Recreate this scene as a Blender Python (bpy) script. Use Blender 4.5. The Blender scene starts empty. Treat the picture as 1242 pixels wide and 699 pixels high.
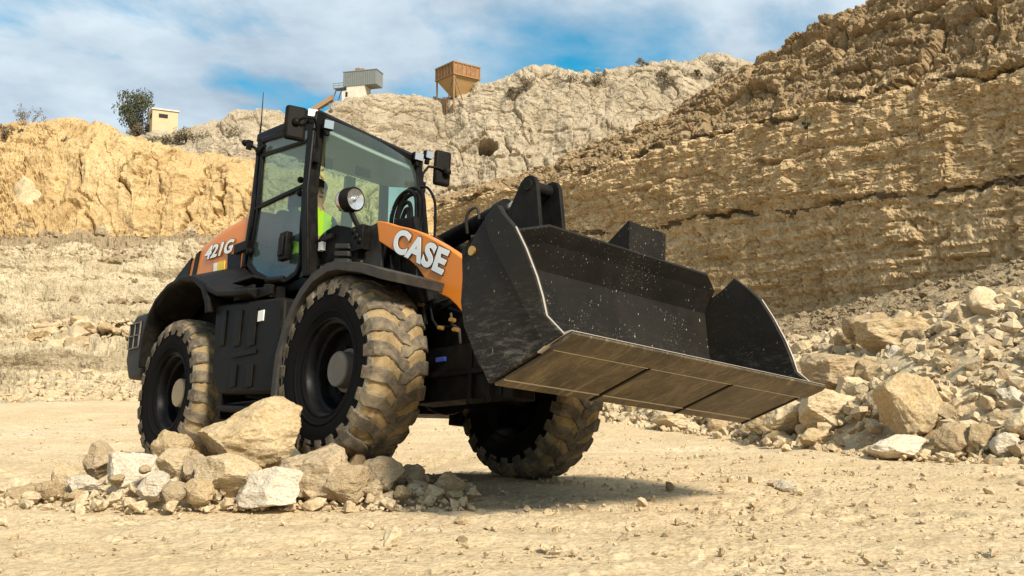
import bpy, bmesh, math, random
import numpy as np
from mathutils import Vector, Matrix, Euler

random.seed(7)
rng = np.random.default_rng(11)
scn = bpy.context.scene
COL = scn.collection
R = math.radians

# ------------------------------------------------------------------ camera, sky, sun, exposure
FPX, PITCH, CAMH = 1189.84, 0.0994957, 0.746572
cam = bpy.data.cameras.new('camera')
cam.sensor_width = 36.0
cam.lens = FPX / 1242.0 * 36.0
cam.clip_start = 0.05
cam.clip_end = 3000
camo = bpy.data.objects.new('camera', cam)
camo.location = (0, 0, CAMH)
camo.rotation_euler = (math.pi / 2 + PITCH, 0, 0)
COL.objects.link(camo)
scn.camera = camo

SUN_AZ, SUN_EL = R(145), R(40)          # azimuth clockwise from +Y
sun_vec = Vector((math.sin(SUN_AZ) * math.cos(SUN_EL), math.cos(SUN_AZ) * math.cos(SUN_EL), math.sin(SUN_EL)))
sl = bpy.data.lights.new('sun', 'SUN')
sl.energy = 3.9
sl.angle = R(10)
sl.color = (1.0, 0.92, 0.79)
so = bpy.data.objects.new('sun', sl)
so.rotation_euler = (-sun_vec).to_track_quat('-Z', 'Y').to_euler()
so.location = (20, -20, 30)
COL.objects.link(so)

wd = bpy.data.worlds.new('World')
scn.world = wd
wd.use_nodes = True
nt = wd.node_tree
bg = nt.nodes['Background']
bg.inputs['Strength'].default_value = 0.11
sky = nt.nodes.new('ShaderNodeTexSky')
sky.sky_type = 'NISHITA'
sky.sun_disc = False
sky.sun_elevation = SUN_EL
sky.sun_rotation = SUN_AZ
sky.dust_density = 0.6


def wn(t, **kw):
    n = nt.nodes.new(t)
    for k, v in kw.items():
        setattr(n, k, v)
    return n


tc = wn('ShaderNodeTexCoord')
sep = wn('ShaderNodeSeparateXYZ')
nt.links.new(tc.outputs['Generated'], sep.inputs[0])
addz = wn('ShaderNodeMath', operation='ADD'); addz.inputs[1].default_value = 0.16
absz = wn('ShaderNodeMath', operation='MAXIMUM'); absz.inputs[1].default_value = 0.0
nt.links.new(sep.outputs['Z'], absz.inputs[0]); nt.links.new(absz.outputs[0], addz.inputs[0])
dvx = wn('ShaderNodeMath', operation='DIVIDE'); dvy = wn('ShaderNodeMath', operation='DIVIDE')
nt.links.new(sep.outputs['X'], dvx.inputs[0]); nt.links.new(addz.outputs[0], dvx.inputs[1])
nt.links.new(sep.outputs['Y'], dvy.inputs[0]); nt.links.new(addz.outputs[0], dvy.inputs[1])
cmb = wn('ShaderNodeCombineXYZ')
nt.links.new(dvx.outputs[0], cmb.inputs[0]); nt.links.new(dvy.outputs[0], cmb.inputs[1])
cmb.inputs[2].default_value = 0.18
nz = wn('ShaderNodeTexNoise'); nz.inputs['Scale'].default_value = 1.05; nz.inputs['Detail'].default_value = 9; nz.inputs['Roughness'].default_value = 0.56
nz.inputs['Distortion'].default_value = 0.35
nt.links.new(cmb.outputs[0], nz.inputs['Vector'])
rmp = wn('ShaderNodeValToRGB')
rmp.color_ramp.elements[0].position = 0.35; rmp.color_ramp.elements[0].color = (0, 0, 0, 1)
rmp.color_ramp.elements[1].position = 0.465; rmp.color_ramp.elements[1].color = (1, 1, 1, 1)
nt.links.new(nz.outputs['Fac'], rmp.inputs[0])
nz2 = wn('ShaderNodeTexNoise'); nz2.inputs['Scale'].default_value = 2.1; nz2.inputs['Detail'].default_value = 7; nz2.inputs['Roughness'].default_value = 0.55
nt.links.new(cmb.outputs[0], nz2.inputs['Vector'])
cl = wn('ShaderNodeValToRGB')
cl.color_ramp.elements[0].position = 0.33; cl.color_ramp.elements[0].color = (1.95, 2.6, 3.3, 1)
cl.color_ramp.elements[1].position = 0.66; cl.color_ramp.elements[1].color = (4.3, 4.95, 5.4, 1)
nt.links.new(nz2.outputs['Fac'], cl.inputs[0])
tint = wn('ShaderNodeMix', data_type='RGBA', blend_type='MULTIPLY'); tint.inputs[0].default_value = 1
tint.inputs[7].default_value = (0.10, 0.72, 0.80, 1)
nt.links.new(sky.outputs[0], tint.inputs[6])
mixc = wn('ShaderNodeMix', data_type='RGBA')
nt.links.new(rmp.outputs[0], mixc.inputs[0])
nt.links.new(tint.outputs[2], mixc.inputs[6])
nt.links.new(cl.outputs[0], mixc.inputs[7])
nt.links.new(mixc.outputs[2], bg.inputs['Color'])

vs = scn.view_settings
vs.view_transform = 'Standard'
vs.look = 'None'
vs.exposure = 0.76
vs.gamma = 1
scn.cycles.max_bounces = 8
scn.cycles.use_denoising = True


# ------------------------------------------------------------------ numpy noise
_perm = rng.permutation(256)
_perm = np.concatenate([_perm, _perm, _perm])
_g = rng.normal(size=(256, 3)); _g /= np.linalg.norm(_g, axis=1)[:, None]


def perlin(P):
    P = np.asarray(P, float)
    i = np.floor(P).astype(int); f = P - i
    u = f * f * f * (f * (f * 6 - 15) + 10)
    i &= 255
    out = 0
    for dx in (0, 1):
        wx = u[:, 0] if dx else 1 - u[:, 0]
        for dy in (0, 1):
            wy = u[:, 1] if dy else 1 - u[:, 1]
            for dz in (0, 1):
                wz = u[:, 2] if dz else 1 - u[:, 2]
                h = _perm[_perm[_perm[i[:, 0] + dx] + i[:, 1] + dy] + i[:, 2] + dz]
                g = _g[h]
                out = out + wx * wy * wz * (g[:, 0] * (f[:, 0] - dx) + g[:, 1] * (f[:, 1] - dy) + g[:, 2] * (f[:, 2] - dz))
    return out * 1.5


def fbm(P, o=5, gain=0.5, lac=2.03):
    P = np.asarray(P, float); a, s = 1.0, 0
    for k in range(o):
        s = s + a * perlin(P + 17.3 * k); P = P * lac; a *= gain
    return s


def ridged(P, o=4, gain=0.5):
    P = np.asarray(P, float); a, s = 1.0, 0
    for k in range(o):
        s = s + a * (1 - 2 * np.abs(perlin(P + 9.1 * k))); P = P * 2.07; a *= gain
    return s


def worley(P):
    """F1, F2 and a random value of the nearest cell."""
    P = np.asarray(P, float)
    i = np.floor(P).astype(int); f = P - i
    n = len(P)
    f1 = np.full(n, 9.0); f2 = np.full(n, 9.0); cid = np.zeros(n)
    for dx in (-1, 0, 1):
        for dy in (-1, 0, 1):
            for dz in (-1, 0, 1):
                h = _perm[_perm[_perm[(i[:, 0] + dx) & 255] + ((i[:, 1] + dy) & 255)] + ((i[:, 2] + dz) & 255)]
                off = _g[h] * 0.42 + 0.5
                d = np.sqrt((off[:, 0] + dx - f[:, 0]) ** 2 + (off[:, 1] + dy - f[:, 1]) ** 2 + (off[:, 2] + dz - f[:, 2]) ** 2)
                c = d < f1
                f2 = np.where(c, f1, np.minimum(f2, d))
                cid = np.where(c, h / 255.0, cid)
                f1 = np.where(c, d, f1)
    return f1, f2, cid


# ------------------------------------------------------------------ helpers
def raydir(u, v):
    a = ((u - 621.0) / FPX, (349.5 - v) / FPX)
    c, s = math.cos(PITCH), math.sin(PITCH)
    return Vector((a[0], c - a[1] * s, s + a[1] * c))


def at(u, v, depth):
    """world point of photo position (u, v) lying `depth` metres in front of the camera (along +Y)"""
    d = raydir(u, v)
    return Vector((0, 0, CAMH)) + d * (depth / d.y)


def link(name, me, parent=None, mats=()):
    o = bpy.data.objects.new(name, me)
    COL.objects.link(o)
    for m in mats:
        me.materials.append(m)
    if parent:
        o.parent = parent
    return o


def tag(o, label=None, cat=None, group=None, kind=None):
    if label: o['label'] = label
    if cat: o['category'] = cat
    if group: o['group'] = group
    if kind: o['kind'] = kind
    return o


def mesh_np(name, V, F, mat_idx=None, smooth=True):
    """V (n,3), F (m,k) all faces with k corners"""
    V = np.asarray(V, np.float32); F = np.asarray(F, np.int32)
    me = bpy.data.meshes.new(name)
    me.vertices.add(len(V)); me.vertices.foreach_set('co', V.ravel())
    m, k = F.shape
    me.loops.add(m * k); me.loops.foreach_set('vertex_index', F.ravel())
    me.polygons.add(m)
    me.polygons.foreach_set('loop_start', np.arange(0, m * k, k, dtype=np.int32))
    me.polygons.foreach_set('loop_total', np.full(m, k, np.int32))
    if mat_idx is not None:
        me.polygons.foreach_set('material_index', np.asarray(mat_idx, np.int32))
    me.polygons.foreach_set('use_smooth', np.full(m, smooth))
    me.update(calc_edges=True); me.validate()
    return me


def grid_faces(nu, nv):
    a = (np.arange(nu - 1)[:, None] * nv + np.arange(nv - 1)[None]).ravel()
    return np.stack([a, a + nv, a + nv + 1, a + 1], 1)


def grid_normals(G):
    du = np.gradient(G, axis=0); dv = np.gradient(G, axis=1)
    n = np.cross(du, dv)
    return n / (np.linalg.norm(n, axis=2)[:, :, None] + 1e-9)


class MB:
    """collects shapes, builds ONE mesh object"""
    def __init__(s):
        s.v = []; s.f = []; s.m = []

    def add(s, verts, faces, mi=0):
        b = len(s.v)
        s.v += [tuple(p) for p in verts]
        s.f += [tuple(i + b for i in f) for f in faces]
        s.m += [mi] * len(faces)
        return s

    def box(s, x0, x1, y0, y1, z0, z1, mi=0, M=None):
        vs_ = [Vector((x, y, z)) for x in (x0, x1) for y in (y0, y1) for z in (z0, z1)]
        if M is not None: vs_ = [M @ p for p in vs_]
        return s.add(vs_, [(0, 1, 3, 2), (4, 6, 7, 5), (0, 4, 5, 1), (2, 3, 7, 6), (0, 2, 6, 4), (1, 5, 7, 3)], mi)

    def prism(s, poly, y0, y1, mi=0):
        """polygon in XZ extruded along Y"""
        n = len(poly)
        vs_ = [(x, y0, z) for x, z in poly] + [(x, y1, z) for x, z in poly]
        fs = [tuple(range(n)), tuple(range(2 * n - 1, n - 1, -1))]
        fs += [(i, i + n, (i + 1) % n + n, (i + 1) % n) for i in range(n)]
        return s.add(vs_, fs, mi)

    def plate(s, corners, off, mi=0):
        """flat polygon of 3D corners thickened by vector off"""
        n = len(corners); off = Vector(off)
        a = [Vector(c) for c in corners]
        vs_ = a + [p + off for p in a]
        fs = [tuple(range(n)), tuple(range(2 * n - 1, n - 1, -1))]
        fs += [(i, i + n, (i + 1) % n + n, (i + 1) % n) for i in range(n)]
        return s.add(vs_, fs, mi)

    def tube(s, pts, r, n=10, mi=0, cap=True):
        pts = [Vector(p) for p in pts]
        rs = r if isinstance(r, (list, tuple)) else [r] * len(pts)
        vs_ = []; prev = None
        for i, p in enumerate(pts):
            t = (pts[min(i + 1, len(pts) - 1)] - pts[max(i - 1, 0)]).normalized()
            if prev is None:
                a = t.orthogonal().normalized()
            else:
                a = (prev - t * prev.dot(t)).normalized()
            prev = a; b = t.cross(a)
            for k in range(n):
                w = 2 * math.pi * k / n
                vs_.append(p + (a * math.cos(w) + b * math.sin(w)) * rs[i])
        fs = []
        for i in range(len(pts) - 1):
            for k in range(n):
                k2 = (k + 1) % n
                fs.append((i * n + k, i * n + k2, (i + 1) * n + k2, (i + 1) * n + k))
        if cap:
            fs.append(tuple(range(n - 1, -1, -1)))
            e = (len(pts) - 1) * n
            fs.append(tuple(range(e, e + n)))
        return s.add(vs_, fs, mi)

    def cyl(s, a, b, r, n=24, mi=0):
        return s.tube([a, b], r, n, mi)

    def lathe(s, prof, n=64, mi=0, axis='Y', c=(0, 0, 0), close=False):
        """prof: (radius, along axis)"""
        vs_ = []
        for k in range(n):
            w = 2 * math.pi * k / n
            for r, y in prof:
                p = (r * math.cos(w), y, r * math.sin(w)) if axis == 'Y' else ((y, r * math.cos(w), r * math.sin(w)) if axis == 'X' else (r * math.cos(w), r * math.sin(w), y))
                vs_.append((p[0] + c[0], p[1] + c[1], p[2] + c[2]))
        m = len(prof); fs = []; e = m if close else m - 1
        for k in range(n):
            k2 = (k + 1) % n
            for j in range(e):
                j2 = (j + 1) % m
                fs.append((k * m + j, k * m + j2, k2 * m + j2, k2 * m + j))
        return s.add(vs_, fs, mi)

    def sphere(s, c, r, nu=16, nv=10, mi=0, sc=(1, 1, 1)):
        vs_ = []; fs = []
        for j in range(nv + 1):
            t = math.pi * j / nv
            for i in range(nu):
                w = 2 * math.pi * i / nu
                vs_.append((c[0] + r * sc[0] * math.sin(t) * math.cos(w), c[1] + r * sc[1] * math.sin(t) * math.sin(w), c[2] + r * sc[2] * math.cos(t)))
        for j in range(nv):
            for i in range(nu):
                i2 = (i + 1) % nu
                fs.append((j * nu + i, (j + 1) * nu + i, (j + 1) * nu + i2, j * nu + i2))
        return s.add(vs_, fs, mi)

    def build(s, name, mats, parent=None, bevel=0, seg=2, angle=35):
        me = bpy.data.meshes.new(name)
        me.from_pydata(s.v, [], s.f)
        me.polygons.foreach_set('material_index', s.m)
        bm = bmesh.new(); bm.from_mesh(me)
        bmesh.ops.remove_doubles(bm, verts=bm.verts, dist=1e-5)
        bmesh.ops.recalc_face_normals(bm, faces=bm.faces)
        bm.to_mesh(me); bm.free()
        me.polygons.foreach_set('use_smooth', [True] * len(me.polygons))
        me.set_sharp_from_angle(angle=R(angle))
        o = link(name, me, parent, mats if isinstance(mats, (list, tuple)) else [mats])
        if bevel:
            b = o.modifiers.new('bevel', 'BEVEL'); b.width = bevel; b.segments = seg
            b.limit_method = 'ANGLE'; b.angle_limit = R(40)
        return o


# ------------------------------------------------------------------ materials
class NT:
    def __init__(s, name):
        s.m = bpy.data.materials.new(name); s.m.use_nodes = True
        s.t = s.m.node_tree; s.b = s.t.nodes['Principled BSDF']
        s.tc = s.t.nodes.new('ShaderNodeTexCoord')

    def n(s, t, **kw):
        x = s.t.nodes.new(t)
        for k, v in kw.items(): setattr(x, k, v)
        return x

    def l(s, a, b): s.t.links.new(a, b)

    def coord(s, scale=(1, 1, 1), which='Object', rot=(0, 0, 0)):
        mp = s.n('ShaderNodeMapping'); mp.inputs['Scale'].default_value = scale; mp.inputs['Rotation'].default_value = rot
        s.l(s.tc.outputs[which], mp.inputs[0]); return mp.outputs[0]

    def noise(s, scale, detail=6, rough=0.55, co=None, dist=0):
        x = s.n('ShaderNodeTexNoise'); x.inputs['Scale'].default_value = scale; x.inputs['Detail'].default_value = detail
        x.inputs['Roughness'].default_value = rough; x.inputs['Distortion'].default_value = dist
        s.l(co if co is not None else s.tc.outputs['Object'], x.inputs['Vector']); return x.outputs['Fac']

    def vor(s, scale, feat='F1', co=None, out='Distance'):
        x = s.n('ShaderNodeTexVoronoi', feature=feat); x.inputs['Scale'].default_value = scale
        s.l(co if co is not None else s.tc.outputs['Object'], x.inputs['Vector']); return x.outputs[out]

    def ramp(s, fac, stops):
        x = s.n('ShaderNodeValToRGB'); e = x.color_ramp.elements
        while len(e) < len(stops): e.new(0.5)
        for el, (p, c) in zip(e, stops):
            el.position = p; el.color = (c, c, c, 1) if isinstance(c, (int, float)) else (*c, 1)
        s.l(fac, x.inputs[0]); return x.outputs[0]

    def mix(s, fac, a, b, mode='MIX'):
        x = s.n('ShaderNodeMix', data_type='RGBA', blend_type=mode)
        for i, v in ((0, fac), (6, a), (7, b)):
            if isinstance(v, (int, float)): x.inputs[i].default_value = v
            elif isinstance(v, tuple): x.inputs[i].default_value = (*v, 1)
            else: s.l(v, x.inputs[i])
        return x.outputs[2]

    def math(s, op, a, b=None):
        x = s.n('ShaderNodeMath', operation=op)
        for i, v in ((0, a), (1, b)):
            if v is None: continue
            if isinstance(v, (int, float)): x.inputs[i].default_value = v
            else: s.l(v, x.inputs[i])
        return x.outputs[0]

    def bump(s, h, strength=0.5, dist=0.05, prev=None):
        x = s.n('ShaderNodeBump'); x.inputs['Strength'].default_value = strength; x.inputs['Distance'].default_value = dist
        s.l(h, x.inputs['Height'])
        if prev is not None: s.l(prev, x.inputs['Normal'])
        return x.outputs[0]

    def out(s, col=None, rough=0.9, normal=None, metal=0, spec=0.3):
        if col is not None:
            if isinstance(col, tuple): s.b.inputs['Base Color'].default_value = (*col, 1)
            else: s.l(col, s.b.inputs['Base Color'])
        if isinstance(rough, (int, float)): s.b.inputs['Roughness'].default_value = rough
        else: s.l(rough, s.b.inputs['Roughness'])
        s.b.inputs['Metallic'].default_value = metal
        s.b.inputs['Specular IOR Level'].default_value = spec
        if normal is not None: s.l(normal, s.b.inputs['Normal'])
        return s.m


def rock_mat(name, dark, mid, lite, scale=1.0, strata=0.0, bump=0.6, per_object=False, tintr=None, bd=0.06):
    t = NT(name)
    big = t.noise(0.35 * scale, 5, 0.6, dist=0.5)
    med = t.noise(2.2 * scale, 8, 0.65, dist=0.3)
    fine = t.noise(14 * scale, 8, 0.75)
    rid = t.n('ShaderNodeTexNoise'); rid.noise_type = 'RIDGED_MULTIFRACTAL'; rid.inputs['Scale'].default_value = 1.6 * scale; rid.inputs['Detail'].default_value = 9
    rid.inputs['Roughness'].default_value = 0.62; rid.inputs['Distortion'].default_value = 0.35
    t.l(t.coord((1, 1, 1.35)), rid.inputs['Vector']); rid = rid.outputs['Fac']
    c = t.ramp(big, [(0.32, dark), (0.5, mid), (0.68, lite)])
    c2 = t.ramp(med, [(0.3, dark), (0.5, mid), (0.7, lite)])
    c = t.mix(0.55, c, c2)
    c = t.mix(t.ramp(t.noise(5.5 * scale, 7, 0.75, dist=0.8), [(0.60, 0.0), (0.70, 0.6)]), c, tuple(x * 0.55 for x in dark))  # speckle: soil specks, with the deep shadow of pits painted as colour
    if strata:
        co = t.coord((0.06, 0.06, 1.0))
        st = t.noise(1.6, 7, 0.7, co, 0.4)
        c = t.mix(strata, c, t.ramp(st, [(0.36, tuple(x * 0.62 for x in dark)), (0.5, mid), (0.66, lite)]))
        co2 = t.coord((1.0, 1.0, 0.12))
        sk = t.noise(1.1, 6, 0.6, co2, 0.2)
        c = t.mix(t.ramp(sk, [(0.5, 0.0), (0.66, 0.5)]), c, tuple(x * 0.72 for x in dark))
    c = t.mix(t.ramp(fine, [(0.36, 0.75), (0.54, 0.0)]), c, tuple(x * 0.62 for x in dark))  # this and the next fleck layer also paint pit shadow as dark specks
    fleck = t.noise(34 * scale, 5, 0.8, t.coord((1, 1, 1.4)))
    c = t.mix(t.ramp(fleck, [(0.34, 0.7), (0.45, 0.0)]), c, tuple(x * 0.5 for x in dark))
    c = t.mix(t.ramp(fleck, [(0.60, 0.0), (0.74, 0.5)]), c, tuple(min(0.85, x * 1.22) for x in lite))
    if per_object:
        oi = t.n('ShaderNodeObjectInfo')
        c = t.mix(1.0, c, t.ramp(oi.outputs['Random'], per_object), 'MULTIPLY')
    b = t.bump(fine, bump, bd * 0.5)
    b = t.bump(med, bump, bd * 2.4, b)
    b = t.bump(rid, bump, bd * 1.3, b)
    v = t.vor(5.5 * scale, 'F1', t.coord((1, 1, 1.5)))
    b = t.bump(v, bump * 0.5, bd, b)
    return t.out(c, 0.95, b, spec=0.15)


M = {}
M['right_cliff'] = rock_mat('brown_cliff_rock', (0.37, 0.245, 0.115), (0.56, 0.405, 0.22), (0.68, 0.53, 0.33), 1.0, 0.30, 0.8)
M['seam'] = rock_mat('shade_dark_seam', (0.09, 0.062, 0.034), (0.17, 0.12, 0.066), (0.28, 0.20, 0.115), 2.0, 0, 0.8)  # shade of the recessed seams painted in as a darker colour
M['cliff_top'] = rock_mat('shaded_stained_cliff_top', (0.20, 0.135, 0.07), (0.37, 0.26, 0.14), (0.52, 0.385, 0.22), 1.2, 0.15, 0.9)  # soil-stained layer; its shading is also put into the darker colour
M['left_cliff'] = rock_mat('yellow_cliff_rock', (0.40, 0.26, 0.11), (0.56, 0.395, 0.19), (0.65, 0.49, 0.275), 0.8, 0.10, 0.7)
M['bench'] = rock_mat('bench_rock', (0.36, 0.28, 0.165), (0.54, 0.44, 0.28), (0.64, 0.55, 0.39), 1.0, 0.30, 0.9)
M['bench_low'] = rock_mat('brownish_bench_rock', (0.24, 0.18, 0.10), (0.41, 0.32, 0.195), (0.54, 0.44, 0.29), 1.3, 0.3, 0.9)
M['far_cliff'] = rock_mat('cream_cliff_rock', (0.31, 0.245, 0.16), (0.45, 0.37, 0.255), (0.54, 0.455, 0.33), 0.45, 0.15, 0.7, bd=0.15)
M['scree'] = rock_mat('scree_rock', (0.25, 0.18, 0.10), (0.37, 0.28, 0.165), (0.47, 0.365, 0.23), 2.0, 0, 0.8)  # darker than the rubble; shade under the cliff is put into this colour
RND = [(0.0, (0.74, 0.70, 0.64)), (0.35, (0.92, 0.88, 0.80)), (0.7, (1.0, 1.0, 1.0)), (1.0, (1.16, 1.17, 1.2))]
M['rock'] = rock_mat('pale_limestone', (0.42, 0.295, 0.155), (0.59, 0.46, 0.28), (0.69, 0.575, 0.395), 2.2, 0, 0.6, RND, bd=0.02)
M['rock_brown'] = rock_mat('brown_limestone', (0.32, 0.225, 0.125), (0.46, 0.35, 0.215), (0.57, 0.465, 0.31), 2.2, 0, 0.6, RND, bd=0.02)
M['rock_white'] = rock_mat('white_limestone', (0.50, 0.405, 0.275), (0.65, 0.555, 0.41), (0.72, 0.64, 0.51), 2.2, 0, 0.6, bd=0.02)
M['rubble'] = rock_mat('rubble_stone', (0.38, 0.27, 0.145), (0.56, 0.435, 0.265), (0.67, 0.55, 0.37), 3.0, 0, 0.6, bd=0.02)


def ground_mat():
    t = NT('sandy_ground')
    big = t.noise(0.22, 6, 0.6, dist=0.6)
    med = t.noise(1.7, 8, 0.65, t.coord((1, 1.8, 1)), 0.4)
    fine = t.noise(26, 8, 0.75)
    peb = t.vor(34)
    c = t.ramp(big, [(0.3, (0.55, 0.405, 0.225)), (0.5, (0.645, 0.495, 0.30)), (0.7, (0.70, 0.575, 0.39))])
    c = t.mix(t.ramp(med, [(0.36, 0.55), (0.58, 0.0)]), c, (0.47, 0.35, 0.20))
    c = t.mix(t.ramp(fine, [(0.38, 0.8), (0.53, 0.0)]), c, (0.36, 0.26, 0.14))
    c = t.mix(t.ramp(t.noise(9, 7, 0.75, dist=0.5), [(0.58, 0.0), (0.70, 0.55)]), c, (0.40, 0.29, 0.16))
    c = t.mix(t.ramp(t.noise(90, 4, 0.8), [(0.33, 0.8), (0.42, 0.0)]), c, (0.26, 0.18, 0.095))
    c = t.mix(t.ramp(t.noise(55, 4, 0.8), [(0.62, 0.0), (0.72, 0.5)]), c, (0.68, 0.59, 0.44))
    b = t.bump(fine, 0.7, 0.02)
    b = t.bump(med, 0.6, 0.06, b)
    b = t.bump(peb, 0.3, 0.02, b)
    return t.out(c, 0.97, b, spec=0.12)


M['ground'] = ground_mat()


def paint(name, col, rough=0.45, dust=0.25, dustc=(0.33, 0.25, 0.15), spec=0.5, coat=0, scale=9, metal=0):
    t = NT(name)
    f = t.noise(scale, 8, 0.7, dist=0.4)
    g = t.noise(scale * 14, 5, 0.7)
    fac = t.math('MULTIPLY', t.ramp(f, [(0.45, 0.0), (0.8, 1.0)]), dust * 1.6)
    fac = t.math('ADD', fac, t.math('MULTIPLY', t.ramp(g, [(0.55, 0.0), (0.75, 1.0)]), dust * 0.35))
    c = t.mix(fac, col, dustc)
    r = t.ramp(f, [(0.3, rough * 0.85), (0.75, min(1, rough * 1.5))])
    t.b.inputs['Coat Weight'].default_value = coat
    t.b.inputs['Coat Roughness'].default_value = 0.15
    return t.out(c, r, None, metal, spec)


M['orange'] = paint('orange_paint', (0.66, 0.195, 0.012), 0.34, 0.08, (0.45, 0.29, 0.14), 0.3, 0.12)
M['black'] = paint('black_paint', (0.006, 0.0056, 0.0052), 0.4, 0.03, spec=0.07)
M['black_sheet'] = paint('black_sheet_metal', (0.011, 0.0105, 0.0095), 0.5, 0.04, spec=0.07)
M['plastic'] = paint('black_plastic', (0.007, 0.0062, 0.0053), 0.45, 0.03, spec=0.07)
M['grey'] = paint('grey_paint', (0.035, 0.032, 0.028), 0.5, 0.10, spec=0.16)
M['hose'] = paint('black_hose', (0.006, 0.006, 0.006), 0.32, 0.03, spec=0.07)
M['chrome'] = paint('bright_rod', (0.6, 0.58, 0.54), 0.22, 0.1, metal=1.0)
M['hub_beige'] = paint('dusty_hub', (0.42, 0.325, 0.20), 0.7, 0.4)
M['hub_grey'] = paint('grey_hub', (0.13, 0.115, 0.095), 0.6, 0.3)
M['rim'] = paint('black_rim', (0.007, 0.0072, 0.008), 0.33, 0.03, spec=0.07)
M['letter'] = paint('white_letter', (0.78, 0.77, 0.74), 0.5, 0.15, (0.5, 0.42, 0.3))
M['letter_edge'] = paint('black_letter_edge', (0.012, 0.011, 0.01), 0.5, 0.03)
M['sticker_yellow'] = paint('yellow_sticker', (0.85, 0.55, 0.03), 0.5, 0.1)
M['sticker_white'] = paint('white_sticker', (0.8, 0.78, 0.72), 0.5, 0.1)
M['sticker_blue'] = paint('blue_plate', (0.02, 0.05, 0.26), 0.4, 0.05)
M['seat'] = paint('seat_fabric', (0.02, 0.02, 0.022), 0.9, 0.02)
M['lining'] = paint('cab_lining', (0.34, 0.35, 0.33), 0.8, 0.05)
M['brass'] = paint('gold_pin', (0.6, 0.36, 0.1), 0.35, 0.1, metal=0.8)


def bucket_mat(name, base, speck, wear, wearc):
    t = NT(name)
    gate = t.ramp(t.noise(3.2, 5, 0.65), [(0.50, 0.0), (0.66, 1.0)])
    sp = t.math('MULTIPLY', t.math('MULTIPLY', t.ramp(t.noise(120, 3, 0.6, t.coord((1, 1, 0.55))), [(0.64, 0.0), (0.70, 1.0)]), gate), speck)
    sp2 = t.math('MULTIPLY', t.ramp(t.noise(62, 3, 0.55, t.coord((1, 1, 0.4), rot=(0.3, 0.2, 0))), [(0.69, 0.0), (0.74, 0.85)]), speck)
    c = t.mix(sp, base, (0.42, 0.37, 0.29))
    c = t.mix(sp2, c, (0.55, 0.49, 0.40))
    scr = t.noise(20, 7, 0.8, t.coord((5, 5, 0.35), rot=(0.0, 0.5, 0.0)), 0.3)
    c = t.mix(t.math('MULTIPLY', t.ramp(scr, [(0.62, 0.0), (0.72, 0.5)]), t.ramp(t.noise(2.4, 4), [(0.45, 0.0), (0.65, 1.0)])), c, (0.12, 0.10, 0.08))
    stv = t.noise(9, 9, 0.85, t.coord((1.0, 1, 4.5), rot=(0, 0.75, 0)), 0.15)
    gz = t.n('ShaderNodeSeparateXYZ'); t.l(t.tc.outputs['Object'], gz.inputs[0])
    low = t.ramp(gz.outputs['Z'], [(0.45, 1.0), (0.95, 0.05)])
    w = t.math('MULTIPLY', t.ramp(stv, [(0.50, 0.0), (0.66, 1.0)]), t.math('MULTIPLY', low, wear))
    c = t.mix(w, c, wearc)
    film = t.noise(1.8, 6, 0.6)
    c = t.mix(t.ramp(film, [(0.35, 0.0), (0.8, 0.07)]), c, (0.22, 0.17, 0.11))
    b = t.bump(t.noise(40, 4), 0.12, 0.01)
    return t.out(c, t.ramp(film, [(0.3, 0.42), (0.7, 0.65)]), b, 0, 0.10)


M['bucket'] = bucket_mat('bucket_steel', (0.011, 0.010, 0.0085), 1.0, 0.55, (0.22, 0.19, 0.15))
M['bucket_side'] = bucket_mat('bucket_side_steel', (0.016, 0.0145, 0.0125), 0.55, 0.75, (0.24, 0.21, 0.17))


def worn_mat():
    t = NT('worn_wear_steel')
    st = t.noise(4, 9, 0.8, t.coord((0.5, 7, 0.5)), 0.9)
    bl = t.noise(3.2, 8, 0.7, dist=0.6)
    fn = t.noise(38, 6, 0.8, t.coord((0.35, 1, 1)))
    c = t.ramp(bl, [(0.32, (0.028, 0.021, 0.012)), (0.5, (0.085, 0.062, 0.034)), (0.72, (0.19, 0.145, 0.085))])
    c = t.mix(t.ramp(st, [(0.54, 0.0), (0.64, 0.7)]), c, (0.36, 0.285, 0.18))
    c = t.mix(t.ramp(fn, [(0.34, 0.85), (0.50, 0.0)]), c, (0.028, 0.021, 0.012))
    return t.out(c, 0.55, t.bump(fn, 0.2, 0.01), 0.15, 0.5)


M['worn'] = worn_mat()
M['edge'] = paint('polished_edge', (0.50, 0.44, 0.35), 0.45, 0.35, metal=0.4, scale=20)


def rubber(name, base, dust, lo, hi):
    t = NT(name)
    f = t.noise(7, 8, 0.75, dist=0.6); g = t.noise(60, 5, 0.75)
    fac = t.math('MAXIMUM', t.ramp(f, [(lo, 0.0), (hi, 0.95)]), t.ramp(g, [(lo + 0.08, 0.0), (hi + 0.1, 0.8)]))
    c = t.mix(fac, base, dust)
    b = t.bump(f, 0.4, 0.02)
    b = t.bump(g, 0.35, 0.006, b)
    return t.out(c, 0.9, b, 0, 0.08)


M['sidewall'] = rubber('sidewall_rubber', (0.006, 0.0056, 0.0052), (0.26, 0.23, 0.18), 0.66, 0.8)
M['shoulder'] = rubber('shoulder_rubber', (0.012, 0.011, 0.010), (0.36, 0.31, 0.23), 0.43, 0.58)
M['mud'] = rubber('mud_in_tread', (0.17, 0.115, 0.055), (0.40, 0.295, 0.155), 0.38, 0.66)
M['lug'] = rubber('dusty_lug_rubber', (0.085, 0.071, 0.053), (0.31, 0.24, 0.15), 0.44, 0.72)


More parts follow.
